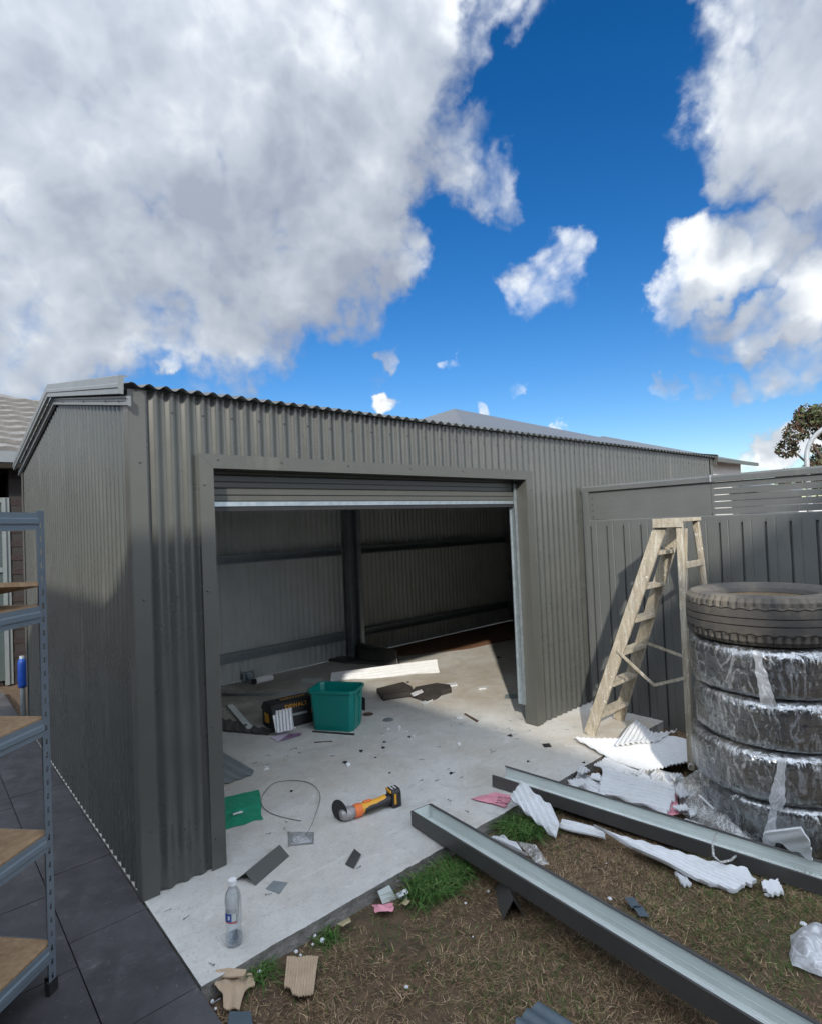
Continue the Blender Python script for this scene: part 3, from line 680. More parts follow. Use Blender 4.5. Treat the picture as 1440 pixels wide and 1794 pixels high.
wf = hpart(MB().box((.30, HY+.38, -.05), (.36, HY+.46, 2.2)).box((.855, HY+.36, -.05), (.895, HY+.46, 2.2)).box((.90, HY+.38, -.05), (.935, HY+.46, 2.2)).box((.361, HY+.38, 1.30), (.854, HY+.44, 1.36)).box((.361, HY+.38, 2.14), (.854, HY+.46, 2.2)), 'window', K['alu'], hs)
hpart(MB().box((.362, HY+.41, 0), (.853, HY+.42, 1.298)).box((.362, HY+.41, 1.362), (.853, HY+.42, 2.138)), 'pane', K['glass'], hs, parent=wf).location = (0, 0, 0)
hpart(MB().box((-9, HY-.08, 2.58), (4.6, HY+.02, 2.73)), 'gutter', K['barge'], hs)
hpart(MB().box((-9, HY+.021, 2.565), (4.6, HY+.44, 2.579)).box((-9, HY+.022, 2.58), (4.6, HY+.04, 2.70)), 'eave_lining', K['cream'], hs)
# roof of overlapping tile courses
gauge, tw = .36, .30
rp = .40
tb = MB()
nseg = 6
tv = []
for i in range(nseg+1):
    x = tw*i/nseg; h = .010*math.sin(math.pi*i/nseg*2)
    for (s, z) in ((0, .0), (0, .05), (gauge+.05, .012)): tv.append((x, s, z+max(-.008, h)))
tf = []
for i in range(nseg):
    for k in range(2): tf.append((i*3+k, i*3+3+k, i*3+4+k, i*3+1+k))
tm = MB().add(tv, tf).mesh('roof_tile', K['rooftile'])
rbase = hpart(MB().add([(-9, HY-.06, 2.70), (4.6, HY-.06, 2.70), (4.6-3.4, HY+3.6, 2.70+3.66*rp), (-9, HY+3.6, 2.70+3.66*rp), (-9, HY+7.2, 2.7), (4.6, HY+7.2, 2.7)], [(0, 1, 2, 3), (3, 2, 5, 4), (1, 5, 2)]), 'roof', K['rooftile'], hs)
ang = math.atan(rp)
for r in range(10):
    for c in range(14):
        yy = HY-.08+r*gauge*math.cos(ang); x = -1.6+c*tw+(.0)
        if x > 4.5-(yy-HY)*.93: continue
        o = bpy.data.objects.new('roof_tile', tm); COL.objects.link(o); o.parent = rbase
        o.location = (x+random.uniform(-.004, .004), yy, 2.715+(yy-HY+.06)*rp+random.uniform(-.003, .003)); o.rotation_euler = (ang-.045, 0, 0)

# unseen house behind the camera, its walls and roofs shaped to shade the yard
bh = thing('brick_house', 'unseen dark brick house with a grey metal roof shaped to shade the yard', 'house', (-5, -3, LAWN))
hpart(MB().box((-9, -4.7, -.1), (-2.5, -1.0, 4.1)), 'wall', K['brick'], bh)
hpart(hip_roof(MB(), -9.4, -2.0, -5.2, -.5, 4.14, .36), 'roof', K['metalroof'], bh)
hpart(MB().box((-9, -.98, -.1), (-2.4, 2.1, 3.40)), 'low_shade_wall', K['brick'], bh)  # low unseen block added to carry the shade along the gable wall
hpart(hip_roof(MB(), -9.3, -2.05, -.99, 2.45, 3.44, .12), 'low_shade_roof', K['metalroof'], bh)
hpart(MB().box((-2.6, -8.5, -.1), (.6, -4.72, 5.95)), 'tall_shade_wall', K['brick'], bh)  # tall unseen block added so its edge shades the tyres
hpart(hip_roof(MB(), -2.7, .8, -8.7, -4.62, 5.98, .36), 'tall_shade_roof', K['metalroof'], bh)
hpart(MB().box((-2.12, -5.1, 4.03), (-1.99, -.5, 4.135)).box((-9.3, -.62, 4.03), (-2.121, -.49, 4.135)), 'gutter', K['trim'], bh)

# grey hip roofs beyond the shed
def far_house(label, px_ridge, dist, wdt, dep, ze, pitch, wallm, roofm, name='far_house'):
    d = ray(*px_ridge); hl = math.hypot(d.x, d.y); p = EYE+d*(dist/hl)
    r = min(wdt, dep)/2; zev = p.z-r*pitch
    root = thing(name, label, 'house', (p.x, p.y, LAWN))
    cx0, cx1, cy0, cy1 = p.x-wdt/2, p.x+wdt/2, p.y-dep/2, p.y+dep/2
    if wdt > dep: cx0, cx1 = p.x-r, p.x-r+wdt
    else: cy1 = p.y+r; cy0 = cy1-dep
    hpart(MB().box((cx0+.45, cy0+.45, 0), (cx1-.45, cy1-.45, zev)), 'wall', wallm, root)
    hpart(hip_roof(MB(), cx0, cx1, cy0, cy1, zev, pitch), 'roof', roofm, root)
    rt = MB()
    hpart(MB().box((cx0-.05, cy0-.09, zev-.13), (cx1+.05, cy0-.002, zev-.002)), 'gutter', K['trim'], root)
    return root
far_house('house with a large grey metal hip roof rising behind the shed ridge', (795, 716), 17, 10, 10.02, 0, .36, K['brick'], K['metalroof'])
far_house('farther house whose low grey roof tip shows above the shed eave', (1055, 764), 26, 9, 9.02, 0, .33, K['render'], K['metalroof'])
far_house('distant grey roofed house low beyond the right end of the shed', (1196, 824), 32, 9, 9.02, 0, .30, K['metalroof'], K['metalroof'])
# red roofed house seen in slivers through the fence slats
rh = thing('red_roofed_house', 'white walled house with a red roof glimpsed through fence slats', 'house', (22, 6, LAWN))
hpart(MB().box((20, -2.5, 0), (28, 5.0, 2.0)), 'wall', K['white'], rh)
hpart(hip_roof(MB(), 19.5, 28.5, -3, 5.5, 2.0, .0001), 'roof', K['redroof'], rh)

# ================================================================== TREE and LAMP
def leaf_cloud(name, clumps, n, size, cols, m, seed):
    r = np.random.default_rng(seed); V = []; cc = []
    tot = sum(c[1]**2 for c in clumps)
    for (c, rad) in clumps:
        k = int(n*rad**2/tot); d = r.normal(size=(k, 3)); d /= np.linalg.norm(d, axis=1)[:, None]
        p = np.array(c)+d*(rad*r.uniform(.35, 1, (k, 1))**.6)*np.array((1, 1, .85)); a = r.normal(size=(k, 3)); a /= np.linalg.norm(a, axis=1)[:, None]
        b2 = np.cross(a, r.normal(size=(k, 3))); b2 /= np.linalg.norm(b2, axis=1)[:, None]
        s = size*r.uniform(.6, 1.3, (k, 1)); V.append(np.stack([p-a*s, p+b2*s*.5, p+a*s, p-b2*s*.5], 1)); cc.append(np.array(cols)[r.integers(0, len(cols), k)]*r.uniform(.75, 1.25, (k, 1)))
    V = np.concatenate(V).reshape(-1, 3); cc = np.concatenate(cc)
    return quads(name, V, cc, m)
def quads(name, V, cc, m):
    k = len(V)//4; me = bpy.data.meshes.new(name); me.vertices.add(len(V)); me.vertices.foreach_set('co', np.asarray(V, dtype=np.float32).ravel())
    me.loops.add(4*k); me.loops.foreach_set('vertex_index', np.arange(4*k, dtype=np.int32)); me.polygons.add(k)
    me.polygons.foreach_set('loop_start', np.arange(0, 4*k, 4, dtype=np.int32)); me.polygons.foreach_set('loop_total', np.full(k, 4, dtype=np.int32))
    at_ = me.attributes.new('tone', 'FLOAT_COLOR', 'FACE'); c4 = np.concatenate([np.clip(cc, 0, 1), np.ones((k, 1))], 1).astype(np.float32); at_.data.foreach_set('color', c4.ravel())
    me.materials.append(m); me.update(); me.validate(); o = bpy.data.objects.new(name, me); COL.objects.link(o); return o
d = ray(1470, 800); tp = EYE+d*(24/math.hypot(d.x, d.y))
tr = thing('bushy_tree', 'leafy dark green and russet tree beyond the fence beside the street lamp', 'tree', (tp.x, tp.y, LAWN))
b = MB(); b.tube([(tp.x, tp.y, -.2), (tp.x+.05, tp.y+.1, 1.5), (tp.x, tp.y, 3)], [.22, .18, .12], 10)
for k in range(7):
    a = k*.9; b.tube([(tp.x, tp.y, 1.6+k*.2), (tp.x+math.cos(a)*.7, tp.y+math.sin(a)*.7, 2.5+k*.25), (tp.x+math.cos(a)*1.3, tp.y+math.sin(a)*1.3, 3.2+k*.28)], [.08, .05, .02], 6)
hpart(b, 'trunk', K['bark'], tr, smooth=True)
rr = random.Random(5); cl = []
for k in range(44):
    a = rr.uniform(0, 6.28); e = rr.uniform(-.6, 1.3); q = rr.uniform(.45, 1)*1.75
    cl.append(((tp.x+math.cos(a)*math.cos(e)*q, tp.y+math.sin(a)*math.cos(e)*q, 3.2+math.sin(e)*q*1.25), rr.uniform(.2, .5)))
cl.append(((tp.x, tp.y, 2.6), .9))
lo = leaf_cloud('crown', cl, 12000, .075, [(.05, .07, .03), (.075, .085, .035), (.10, .06, .04), (.12, .075, .05), (.04, .055, .028)], K['leaves'], 2)
lo.parent = tr; lo.location = -Vector(tr.location)
d = ray(1414, 815); lp = EYE+d*(16/math.hypot(d.x, d.y))
lamp = thing('street_lamp', 'pale curved street lamp pole in front of the tree', 'street lamp', (lp.x, lp.y, LAWN))
sidev = Vector((d.y, -d.x, 0)).normalized()
zt = EYE.z+16*.118
pts = [Vector((lp.x, lp.y, -.3)), Vector((lp.x, lp.y, zt-.7))]+[Vector((lp.x, lp.y, zt-.7))+sidev*(.75*(1-math.cos(t)))+Vector((0, 0, .75*math.sin(t))) for t in [k*.2 for k in range(1, 9)]]
hpart(MB().tube(pts, [.07, .055]+[.05]*8, 10), 'lamp_pole', K['pole'], lamp, smooth=True)
e_ = pts[-1]; hpart(MB().box((-.1, -.12, -.06), (.1, .55, .06), M=Matrix.Translation(e_) @ Matrix.Rotation(math.atan2(sidev.y, sidev.x)-math.pi/2, 4, 'Z')), 'lamp_head', K['pole'], lamp, bevel=.02)

# ================================================================== GRASS
def blades(name, n, region, length, width, lift, cols, seed, zf=lawn_z, bend=.5, density=None):
    r = np.random.default_rng(seed); x0, x1, y0, y1 = region
    P = np.stack([r.uniform(x0, x1, n), r.uniform(y0, y1, n)], 1)
    if density is not None: P = P[density(P, r)]
    n = len(P); Z = np.array([zf(x, y) for x, y in P])
    a = r.uniform(0, 2*np.pi, n); L = r.uniform(*length, n); W = r.uniform(*width, n); li = r.uniform(*lift, n)
    base = np.stack([P[:, 0], P[:, 1], Z-.003], 1)
    hd_ = np.stack([np.cos(a), np.sin(a), np.zeros(n)], 1); sd = np.stack([-np.sin(a), np.cos(a), np.zeros(n)], 1)
    up = np.array([0, 0, 1.]); pts = []
    curl = r.uniform(-.6, .6, (n, 1))
    for t in (0, .5, 1):
        h_ = L[:, None]*t; el = li[:, None]
        p = base+hd_*(h_*np.cos(el)*(1+bend*.2*t))+up*(h_*np.sin(el)*(1-bend*t*.7)) + sd*(curl*h_*t*.5)
        pts.append(p)
    ws = [W[:, None], W[:, None]*.8, W[:, None]*.15]
    q1 = np.stack([pts[0]-sd*ws[0], pts[0]+sd*ws[0], pts[1]+sd*ws[1], pts[1]-sd*ws[1]], 1); q2 = np.stack([pts[1]-sd*ws[1], pts[1]+sd*ws[1], pts[2]+sd*ws[2], pts[2]-sd*ws[2]], 1)
    V = np.stack([q1, q2], 1).reshape(-1, 3)
    cc = np.array(cols)[r.integers(0, len(cols), n)]*r.uniform(.7, 1.3, (n, 1)); cc = np.repeat(cc, 2, 0)
    return quads(name, V, cc, K['grass'])
def nz(P, s, o=0): return np.array([mnoise.noise((x*s, y*s, o)) for x, y in P])
straw = [(.33, .215, .125), (.22, .145, .085), (.46, .34, .21), (.14, .095, .058), (.095, .065, .04), (.28, .195, .118), (.13, .11, .055)]
green = [(.06, .11, .025), (.085, .14, .035), (.045, .085, .02), (.11, .14, .05)]
dry_d = lambda P, r: (P[:, 1] < 2.12) & (nz(P, 2.2, 2)+.5*nz(P, 6.5, 8)+r.uniform(-.35, .5, len(P))-.75*np.exp(-((P[:, 0]-1.35)/.28)**2-((P[:, 1]-1.62)/.25)**2) > -.28)
tag(blades('dry_grass', 300000, (.79, 4.5, .15, 2.12), (.014, .05), (.0007, .0018), (.02, .75), straw, 3, density=dry_d), 'matted dry brown grass covering the lawn', 'grass', kind='stuff')
def green_d(P, r):
    g = nz(P, 1.7, 9)*.5+r.uniform(-.5, .35, len(P))
    g += 1.6*np.exp(-(((P[:, 0]-2.78)/.42)**2+((P[:, 1]-.92)/.30)**2)) + .8*np.exp(-((P[:, 0]-3.1)/.3)**2-((P[:, 1]-.7)/.3)**2)+.35*np.exp(-((P[:, 0]-1.55)/.3)**2-((P[:, 1]-1.15)/.25)**2)
    return g > .24
tag(blades('green_grass', 62000, (.79, 4.4, .15, 2.11), (.02, .055), (.0009, .002), (.25, 1.2), green, 4, density=green_d), 'short green grass growing through the dry lawn', 'grass', kind='stuff')
gcols = [(.04, .11, .022), (.06, .15, .03), (.10, .20, .05), (.03, .075, .018), (.15, .20, .07)]
def tuft(pxs, n, label, seed, ln=(.10, .24)):
    c = [at(x, y, LAWN) for x, y in pxs]; x0 = min(p.x for p in c); x1 = max(p.x for p in c); y0 = min(p.y for p in c); y1 = min(2.125, max(p.y for p in c))
    cx, cy, rx, ry = (x0+x1)/2, (y0+y1)/2, (x1-x0)/2, (y1-y0)/2
    o = blades('grass_tuft', n, (x0, x1, y0, y1), ln, (.0013, .0026), (.7, 1.5), gcols, seed, bend=1.0, density=lambda P, r: ((P[:, 0]-cx)/rx)**2+((P[:, 1]-cy)/ry)**2 < r.uniform(.4, 1.1, len(P)))
    return tag(o, label, 'grass tuft', group='long grass tufts at the slab edge')
tuft([(848, 1452), (890, 1432), (945, 1452), (930, 1485)], 1500, 'lush grass tuft between the two gutters beside the pink bag', 5)
tuft([(706, 1590), (750, 1535), (800, 1505), (838, 1545)], 1900, 'long lush grass tuft at the slab edge under the near gutter end', 6, (.09, .21))
tuft([(545, 1640), (590, 1630), (600, 1650)], 260, 'sparse grass tuft at the slab edge above the square cardboard', 8, (.06, .14))
tuft([(412, 1712), (440, 1702), (480, 1690), (470, 1715)], 320, 'thin grass tuft behind the torn cardboard at the slab corner', 9, (.07, .17))

# ================================================================== GUTTERS
def gutter(label, P0, P1, w, h, stop, seed, supp=None):
    P0, P1 = Vector(P0), Vector(P1); dd = (P1-P0); L_ = dd.length; dd.normalize()
    wd = Vector((-dd.y, dd.x, 0)).normalized()
    if wd.dot(Vector((1, 1, 0))) < 0: wd = -wd
    up = dd.cross(wd); up = up if up.z > 0 else -up
    root = thing('roof_gutter', label, 'gutter', P0, 0, 'lengths of box gutter lying across the lawn')
    t = .0022
    outer = [(0, 0), (w, 0), (w, h), (w-.014, h), (w-.014, h-.004), (w-.004, h-.004), (w-.0012, 0.0012), (.0012, .0012), (.002, h-.006), (.010, h-.006), (.010, h), (0, h)]
    b = MB(); b.prism(outer, Vector((0, 0, 0)), dd*L_, wd, up, mi=0)
    o = b.build('channel', K['guttergrey'], root)
    inner = [(.0022, h-.008), (.0020, .0022), (.0045, .0022), (w-.005, .0022), (w-.0055, .02), (w-.007, .024), (w-.0055, .028), (w-.006, h-.024), (w-.0085, h-.018), (w-.006, h-.012), (w-.0055, h-.0065)]
    b = MB(); b.prism(inner, dd*.002, dd*L_, wd, up, closed=False)
    b.build('lining', K['pale'], root)
    if stop:
        b = MB(); b.prism([(0, 0), (w, 0), (w, h), (0, h)], dd*-.003, dd*-.0005, wd, up); b.build('stop_end', K['guttergrey'], root)
        b = MB(); b.prism([(.002, .002), (w-.002, .002), (w-.002, h-.002), (.002, h-.002)], dd*0.0, dd*.002, wd, up); b.build('stop_end_lining', K['pale'], root)
    s = .12; me = MB().prism([(0, 0), (.003, 0), (.003, .003), (0, .003)], (0, 0, 0), dd*.07, wd, up).mesh('rolled_mark', K['white'])
    while s < L_-.1:
        o = bpy.data.objects.new('rolled_mark', me); COL.objects.link(o); o.parent = root; o.location = dd*s+wd*(w-.030)+up*.0034; s += .2
    return root
g1a, g1b = Vector((2.046, 2.402, .006)), Vector((1.842, .635, .073))
gutter('near gutter length with a closed end, propped over a folded grey offcut', g1a, g1a+(g1b-g1a)*1.25, .136, .077, True, 1)
g2a, g2b = Vector((2.70, 2.385, .006)), at(1440, 1571, -.050)
gutter('far gutter length with an open end, lying among white foam by the tyres', g2a, g2a+(g2b-g2a)*1.3, .17, .070, False, 2)
# folded offcut that props the near gutter
def angle_piece(label, a, b_, wing, drop, m, cat='offcut', name='folded_offcut', zbase=0, t=.002):
    a, b_ = Vector(a), Vector(b_); dd = (b_-a).normalized(); sd = Vector((-dd.y, dd.x, 0))
    b = MB(); prof = [(-wing, 0), (0, drop), (wing, 0), (wing, -t), (0, drop-t*1.5), (-wing, -t)]
    b.prism(prof, Vector((0, 0, t)), b_-a+Vector((0, 0, t)), sd, Vector((0, 0, 1)))
    o = b.build(name, m); o.location = a; return tag(o, label, cat)
pa = at(893, 1603, LAWN); angle_piece('folded grey flashing offcut standing like a tent under the near gutter', (pa.x-.01, pa.y-.03, LAWN-.005), (pa.x+.11, pa.y+.12, LAWN-.005), .048, .085, K['guttergrey'])
pa, pb = at(431, 1548), at(491, 1497)
angle_piece('long folded grey flashing offcut lying like a ridge on the slab near the bottle', (pa.x, pa.y, 0.001), (pb.x, pb.y, 0.001), .058, .045, K['trim'])

# ================================================================== RIBBED SHEETS: foam, cardboard, metal scraps
def ribbed(name, label, cat, pts, pitch, amp, thick, m, ridge, group=None, jag=.006, seed=0, bend=0., sub=6, parent=None):
    """pts: outline [(x,y,z)] ; ridge: direction of ribs; a sheet with two faces, ragged ends and an edge"""
    P = [Vector(p) for p in pts]; c = sum(P, Vector())/len(P)
    A = np.array([[p.x-c.x, p.y-c.y, 1] for p in P]); sol = np.linalg.lstsq(A, np.array([p.z for p in P]), rcond=None)[0]
    rv = Vector((ridge[0], ridge[1], 0)).normalized(); uv_ = Vector((-rv.y, rv.x, 0))
    Q = [((p-c).dot(uv_), (p-c).dot(rv)) for p in P]
    def span(u):
        ys_ = []
        for i in range(len(Q)):
            (u0, v0), (u1, v1) = Q[i], Q[(i+1) % len(Q)]
            if (u0-u)*(u1-u) <= 0 and abs(u1-u0) > 1e-9: ys_.append(v0+(v1-v0)*(u-u0)/(u1-u0))
        return (min(ys_), max(ys_)) if len(ys_) >= 2 else None
    umin, umax = min(q[0] for q in Q)+1e-4, max(q[0] for q in Q)-1e-4
    step = pitch/sub; n = max(4, int((umax-umin)/step)); b = MB(); rows = []; rr = random.Random(seed)
    for i in range(n+1):
        u = umin+(umax-umin)*i/n; s = span(u)
        if s is None: continue
        j0 = jag*(mnoise.noise((u*18, seed, 0))*1.4+mnoise.noise((u*60, seed, 2))*.8); j1 = jag*(mnoise.noise((u*18, seed, 5))*1.4+mnoise.noise((u*60, seed, 7))*.8)
        rows.append((u, s[0]+j0, max(s[1]+j1, s[0]+j0+.002)))
    K_ = 7
    nv = Vector((-sol[0], -sol[1], 1)).normalized()
    for u, v0, v1 in rows:
        for k in range(K_+1):
            v = v0+(v1-v0)*k/K_; p = c+uv_*u+rv*v; dx, dy = p.x-c.x, p.y-c.y
            z = sol[0]*dx+sol[1]*dy; hh = amp*math.sin(2*math.pi*u/pitch)+bend*(mnoise.noise((p.x*4, p.y*4, seed))+.4*mnoise.noise((p.x*13, p.y*13, seed)))
            b.v.append(tuple(Vector((dx, dy, z))+nv*(hh+thick/2))); b.v.append(tuple(Vector((dx, dy, z))+nv*(hh-thick/2)))
    w = 2*(K_+1); nr = len(rows)
    for i in range(nr-1):
        for k in range(K_):
            a = i*w+2*k; b.f.append((a, a+2, a+w+2, a+w)); b.f.append((a+1, a+w+1, a+w+3, a+3)); b.m += [0, 0]
        a = i*w; b.f.append((a, a+w, a+w+1, a+1)); a = i*w+2*K_; b.f.append((a, a+1, a+w+1, a+w)); b.m += [0, 0]
    for i in (0, nr-1):
        for k in range(K_): a = i*w+2*k; b.f.append((a, a+1, a+3, a+2)); b.m.append(0)
    o = b.build(name, m, smooth=True, angle=50); o.location = (c.x, c.y, sol[2]); return tag(o, label, cat, group)
def pl(lst, z=0.0): return [at(p[0], p[1], p[2] if len(p) > 2 else z) for p in lst]
def rdir(a, b_, z=0): p, q = at(a[0], a[1], z), at(b_[0], b_[1], z); return (q.x-p.x, q.y-p.y)
FG = 'torn sheets of white corrugated foam'
F = lambda label, lst, z, pitch, amp, th, ridge, seed, bend=0., jag=.008: ribbed('foam_sheet', label, 'foam', pl(lst, z), pitch, amp*1.5, th, K['foam'], ridge, FG, jag, seed, bend)
F('large fine ribbed white foam sheet between the ladder legs', [(1005, 1296, .02), (1090, 1293, .05), (1150, 1283, .06), (1222, 1300, .05), (1208, 1338, .02), (1130, 1350, .02), (1070, 1330, .02)], .03, .024, .004, .006, rdir((1040, 1300), (1190, 1350)), 11, .012)
F('upright torn white foam flap behind the large fine ribbed sheet', [(1078, 1305, .06), (1112, 1262, .06), (1145, 1285, .07), (1186, 1278, .07), (1150, 1300, .06)], .06, .03, .004, .006, rdir((1085, 1300), (1113, 1262)), 12, .02)
F('narrow white foam corner poking out right of the rear ladder leg', [(1215, 1300, .03), (1240, 1298, .03), (1238, 1320, .02), (1205, 1345, .02)], .03, .02, .003, .005, rdir((1215, 1300), (1215, 1340)), 13, .01)
F('broad wavy white foam sheet just above the far gutter', [(1056, 1345, .02), (1175, 1378, .03), (1185, 1390, .03), (1168, 1428, 0), (1050, 1388, -.02)], .0, .034, .005, .012, rdir((1056, 1350), (1180, 1382)), 14, .012)
F('crumpled pale foam scrap left of the broad wavy sheet', [(1000, 1378, -.02), (1012, 1352, 0), (1032, 1358, 0), (1052, 1385, -.02), (1040, 1395, -.03)], -.02, .03, .004, .008, rdir((1005, 1360), (1050, 1385)), 15, .03)
F('cream backed foam scrap curling above the broad wavy sheet', [(1040, 1342, 0), (1060, 1328, .01), (1105, 1345, .01), (1150, 1368, .01), (1140, 1385, 0), (1058, 1352, 0)], .0, .03, .003, .006, rdir((1058, 1340), (1140, 1375)), 16, .02)
F('white foam fragments sheet along the back of the far gutter', [(1010, 1390, -.05), (1060, 1388, -.04), (1110, 1412, -.04), (1165, 1430, -.04), (1150, 1440, -.06)], -.05, .03, .003, .006, rdir((1010, 1390), (1150, 1435)), 17, .02)
F('stepped wavy white foam piece leaning across the far gutter lip', [(893, 1395, .10), (913, 1373, .12), (964, 1412, .06), (962, 1425, .05), (980, 1448, .0), (972, 1472, -.03), (925, 1432, .03)], .06, .034, .006, .012, rdir((905, 1385), (975, 1460)), 18, .0)
F('flat narrow foam strip under the far gutter beside the stepped piece', [(985, 1435, -.005), (1055, 1455, .0), (1062, 1472, -.015), (980, 1450, -.02)], -.01, .028, .004, .01, rdir((985, 1440), (1060, 1465)), 19, .0)
F('long ragged white foam shard in front of the far gutter', [(1037, 1446, .03), (1090, 1468, .02), (1200, 1497, .01), (1262, 1515, .0), (1308, 1527, -.01), (1325, 1548, -.02), (1282, 1560, -.025), (1225, 1545, -.02), (1135, 1500, .0)], -.05, .022, .003, .018, rdir((1040, 1448), (1290, 1545)), 20, .008, .016)
F('wavy white foam piece leaning on the lowest tyre', [(1342, 1434, .19), (1400, 1456, .19), (1421, 1475, .14), (1424, 1506, .03), (1338, 1486, .04)], .1, .036, .005, .012, rdir((1345, 1445), (1420, 1475)), 21, .0)
F('small ribbed foam scrap on the grass below the far gutter end', [(1333, 1547), (1362, 1544), (1373, 1565), (1350, 1569), (1338, 1558)], LAWN+.03, .022, .004, .012, rdir((1335, 1550), (1370, 1562)), 22, .0, .004)
F('small ribbed foam scrap tucked under the long ragged shard', [(1181, 1530), (1200, 1535), (1212, 1552), (1196, 1553)], LAWN+.02, .02, .004, .01, rdir((1183, 1532), (1208, 1552)), 23, .0, .004)
F('lumpy torn foam strip behind the near gutter and grass tuft', [(848, 1462, .0), (880, 1462, 0), (905, 1482, 0), (925, 1500, 0), (912, 1505, -.04), (870, 1478, -.04)], -.02, .03, .006, .012, rdir((850, 1465), (920, 1500)), 24, .03, .014)
F('white ribbed foam square leaning against the black toolbox', [(477, 1246, .17), (512, 1243, .17), (515, 1262, .12), (521, 1284, .02), (484, 1290, .01)], .1, .026, .003, .01, rdir((480, 1247), (487, 1288)), 25, 0, .005)
F('fine ribbed foam sheet filling the gap left of the broad wavy sheet', [(985, 1385, -.03), (1010, 1362, -.02), (1052, 1372, -.02), (1062, 1400, -.03), (1020, 1402, -.04)], -.03, .022, .003, .006, rdir((990, 1380), (1060, 1395)), 27, .015)
F('flat white foam sheet on the ground beneath the ladder heap', [(1050, 1345, -.03), (1120, 1340, -.02), (1200, 1365, -.02), (1195, 1400, -.03), (1110, 1385, -.03)], -.03, .024, .003, .006, rdir((1060, 1345), (1190, 1385)), 28, .01)
F('white foam strip on the ground between the far gutter and the film heap', [(1150, 1435, -.04), (1215, 1440, -.04), (1290, 1480, -.04), (1330, 1495, -.04), (1320, 1505, -.05), (1180, 1455, -.05)], -.04, .03, .004, .008, rdir((1155, 1438), (1310, 1495)), 29, .012)
rr = random.Random(77)
for k, (x, y) in enumerate([(1020, 1350), (1045, 1362), (1085, 1345), (1120, 1352), (1150, 1362), (1185, 1360), (1200, 1385), (1190, 1415), (1215, 1420), (1010, 1372), (1228, 1330), (1245, 1360)]):
    a = rr.uniform(0, 3.1); w_ = rr.uniform(9, 20); h_ = rr.uniform(6, 12); z0 = rr.uniform(.0, .05)
    q = [(x+w_*math.cos(a+t)*rr.uniform(.7, 1.2), y+h_*math.sin(a+t)*rr.uniform(.7, 1.2), z0+rr.uniform(-.015, .02)) for t in (0, 1.2, 2.3, 3.3, 4.4, 5.4)]
    o = F('small broken piece of ribbed white foam in the heap by the ladder and tyres', q, z0, .02, .0025, .008, rdir((x, y), (x+10*math.cos(a*2), y+10*math.sin(a*2))), 200+k, .012, .006)
    o['group'] = 'small broken foam pieces in the heap'
# long ribbed white sheet on the shed floor, raised at the back edge
F('long narrow ribbed white foam sheet on the floor behind the teal tub', [(579, 1195, .005), (769, 1178, .005), (765, 1157, .085), (690, 1164, .085), (581, 1180, .06)], .04, .05, .006, .012, rdir((580, 1188), (768, 1168)), 26, 0, .003)
# foam crumbs
cm = MB(); 
bmv = bmesh.new(); bmesh.ops.create_icosphere(bmv, subdivisions=2, radius=.012)
for v in bmv.verts: v.co *= 1+.35*mnoise.noise(v.co*90)
crm = bpy.data.meshes.new('foam_crumb'); bmv.to_mesh(crm); bmv.free(); crm.materials.append(K['foam'])
crumbs = [(855, 1562, .5), (815, 1583, .45), (1068, 1575, .7), (749, 1688, .35), (712, 1730, .6), (1408, 1620, 1.0), (1344, 1569, .9), (565, 1648, .8), (552, 1640, .5), (455, 1703, .6), (519, 1668, .6), (527, 1674, .4), (372, 1755, .5), (378, 1768, .4), (700, 1570, 1.1), (712, 1573, .8), (828, 1642, .3), (1062, 1513, .3), (1125, 1595, .35), (548, 1655, .4)]
for x, y, s in crumbs:
    p = at(x, y, LAWN+.01); o = bpy.data.objects.new('foam_crumb', crm); COL.objects.link(o); o.location = p; o.scale = (s*1.2, s, s*.7); o.rotation_euler = (0, 0, random.uniform(0, 6))
    tag(o, 'small white crumb of foam lying on the dry grass', 'foam crumb', 'foam crumbs scattered on the lawn')
# cardboard
def CB(label, lst, seed, ridge, bend, z=LAWN+.025, pitch=.0105, amp=.0016): return ribbed('cardboard_piece', label, 'cardboard', pl(lst, z), pitch, amp, .005, K['card'], ridge, 'torn pieces of brown cardboard on the lawn edge', .007, seed, bend)
CB('square torn corrugated cardboard lying on the dry grass', [(503, 1678), (558, 1676), (554, 1705), (549, 1742), (513, 1744), (509, 1732), (498, 1731), (501, 1700)], 31, rdir((530, 1678), (524, 1742)), .006)
CB('crumpled tapering cardboard scrap at the slab corner', [(382, 1706), (444, 1704), (447, 1722), (428, 1738), (421, 1768), (392, 1768), (391, 1745), (376, 1735)], 32, rdir((412, 1706), (405, 1768)), .03, pitch=.04, amp=.004)
CB('curled cardboard lip resting on top of the crumpled scrap', [(377, 1700), (400, 1699), (432, 1702), (430, 1709), (400, 1712), (378, 1707)], 33, rdir((380, 1704), (430, 1705), 0), .012, z=.0, pitch=.05, amp=.004)
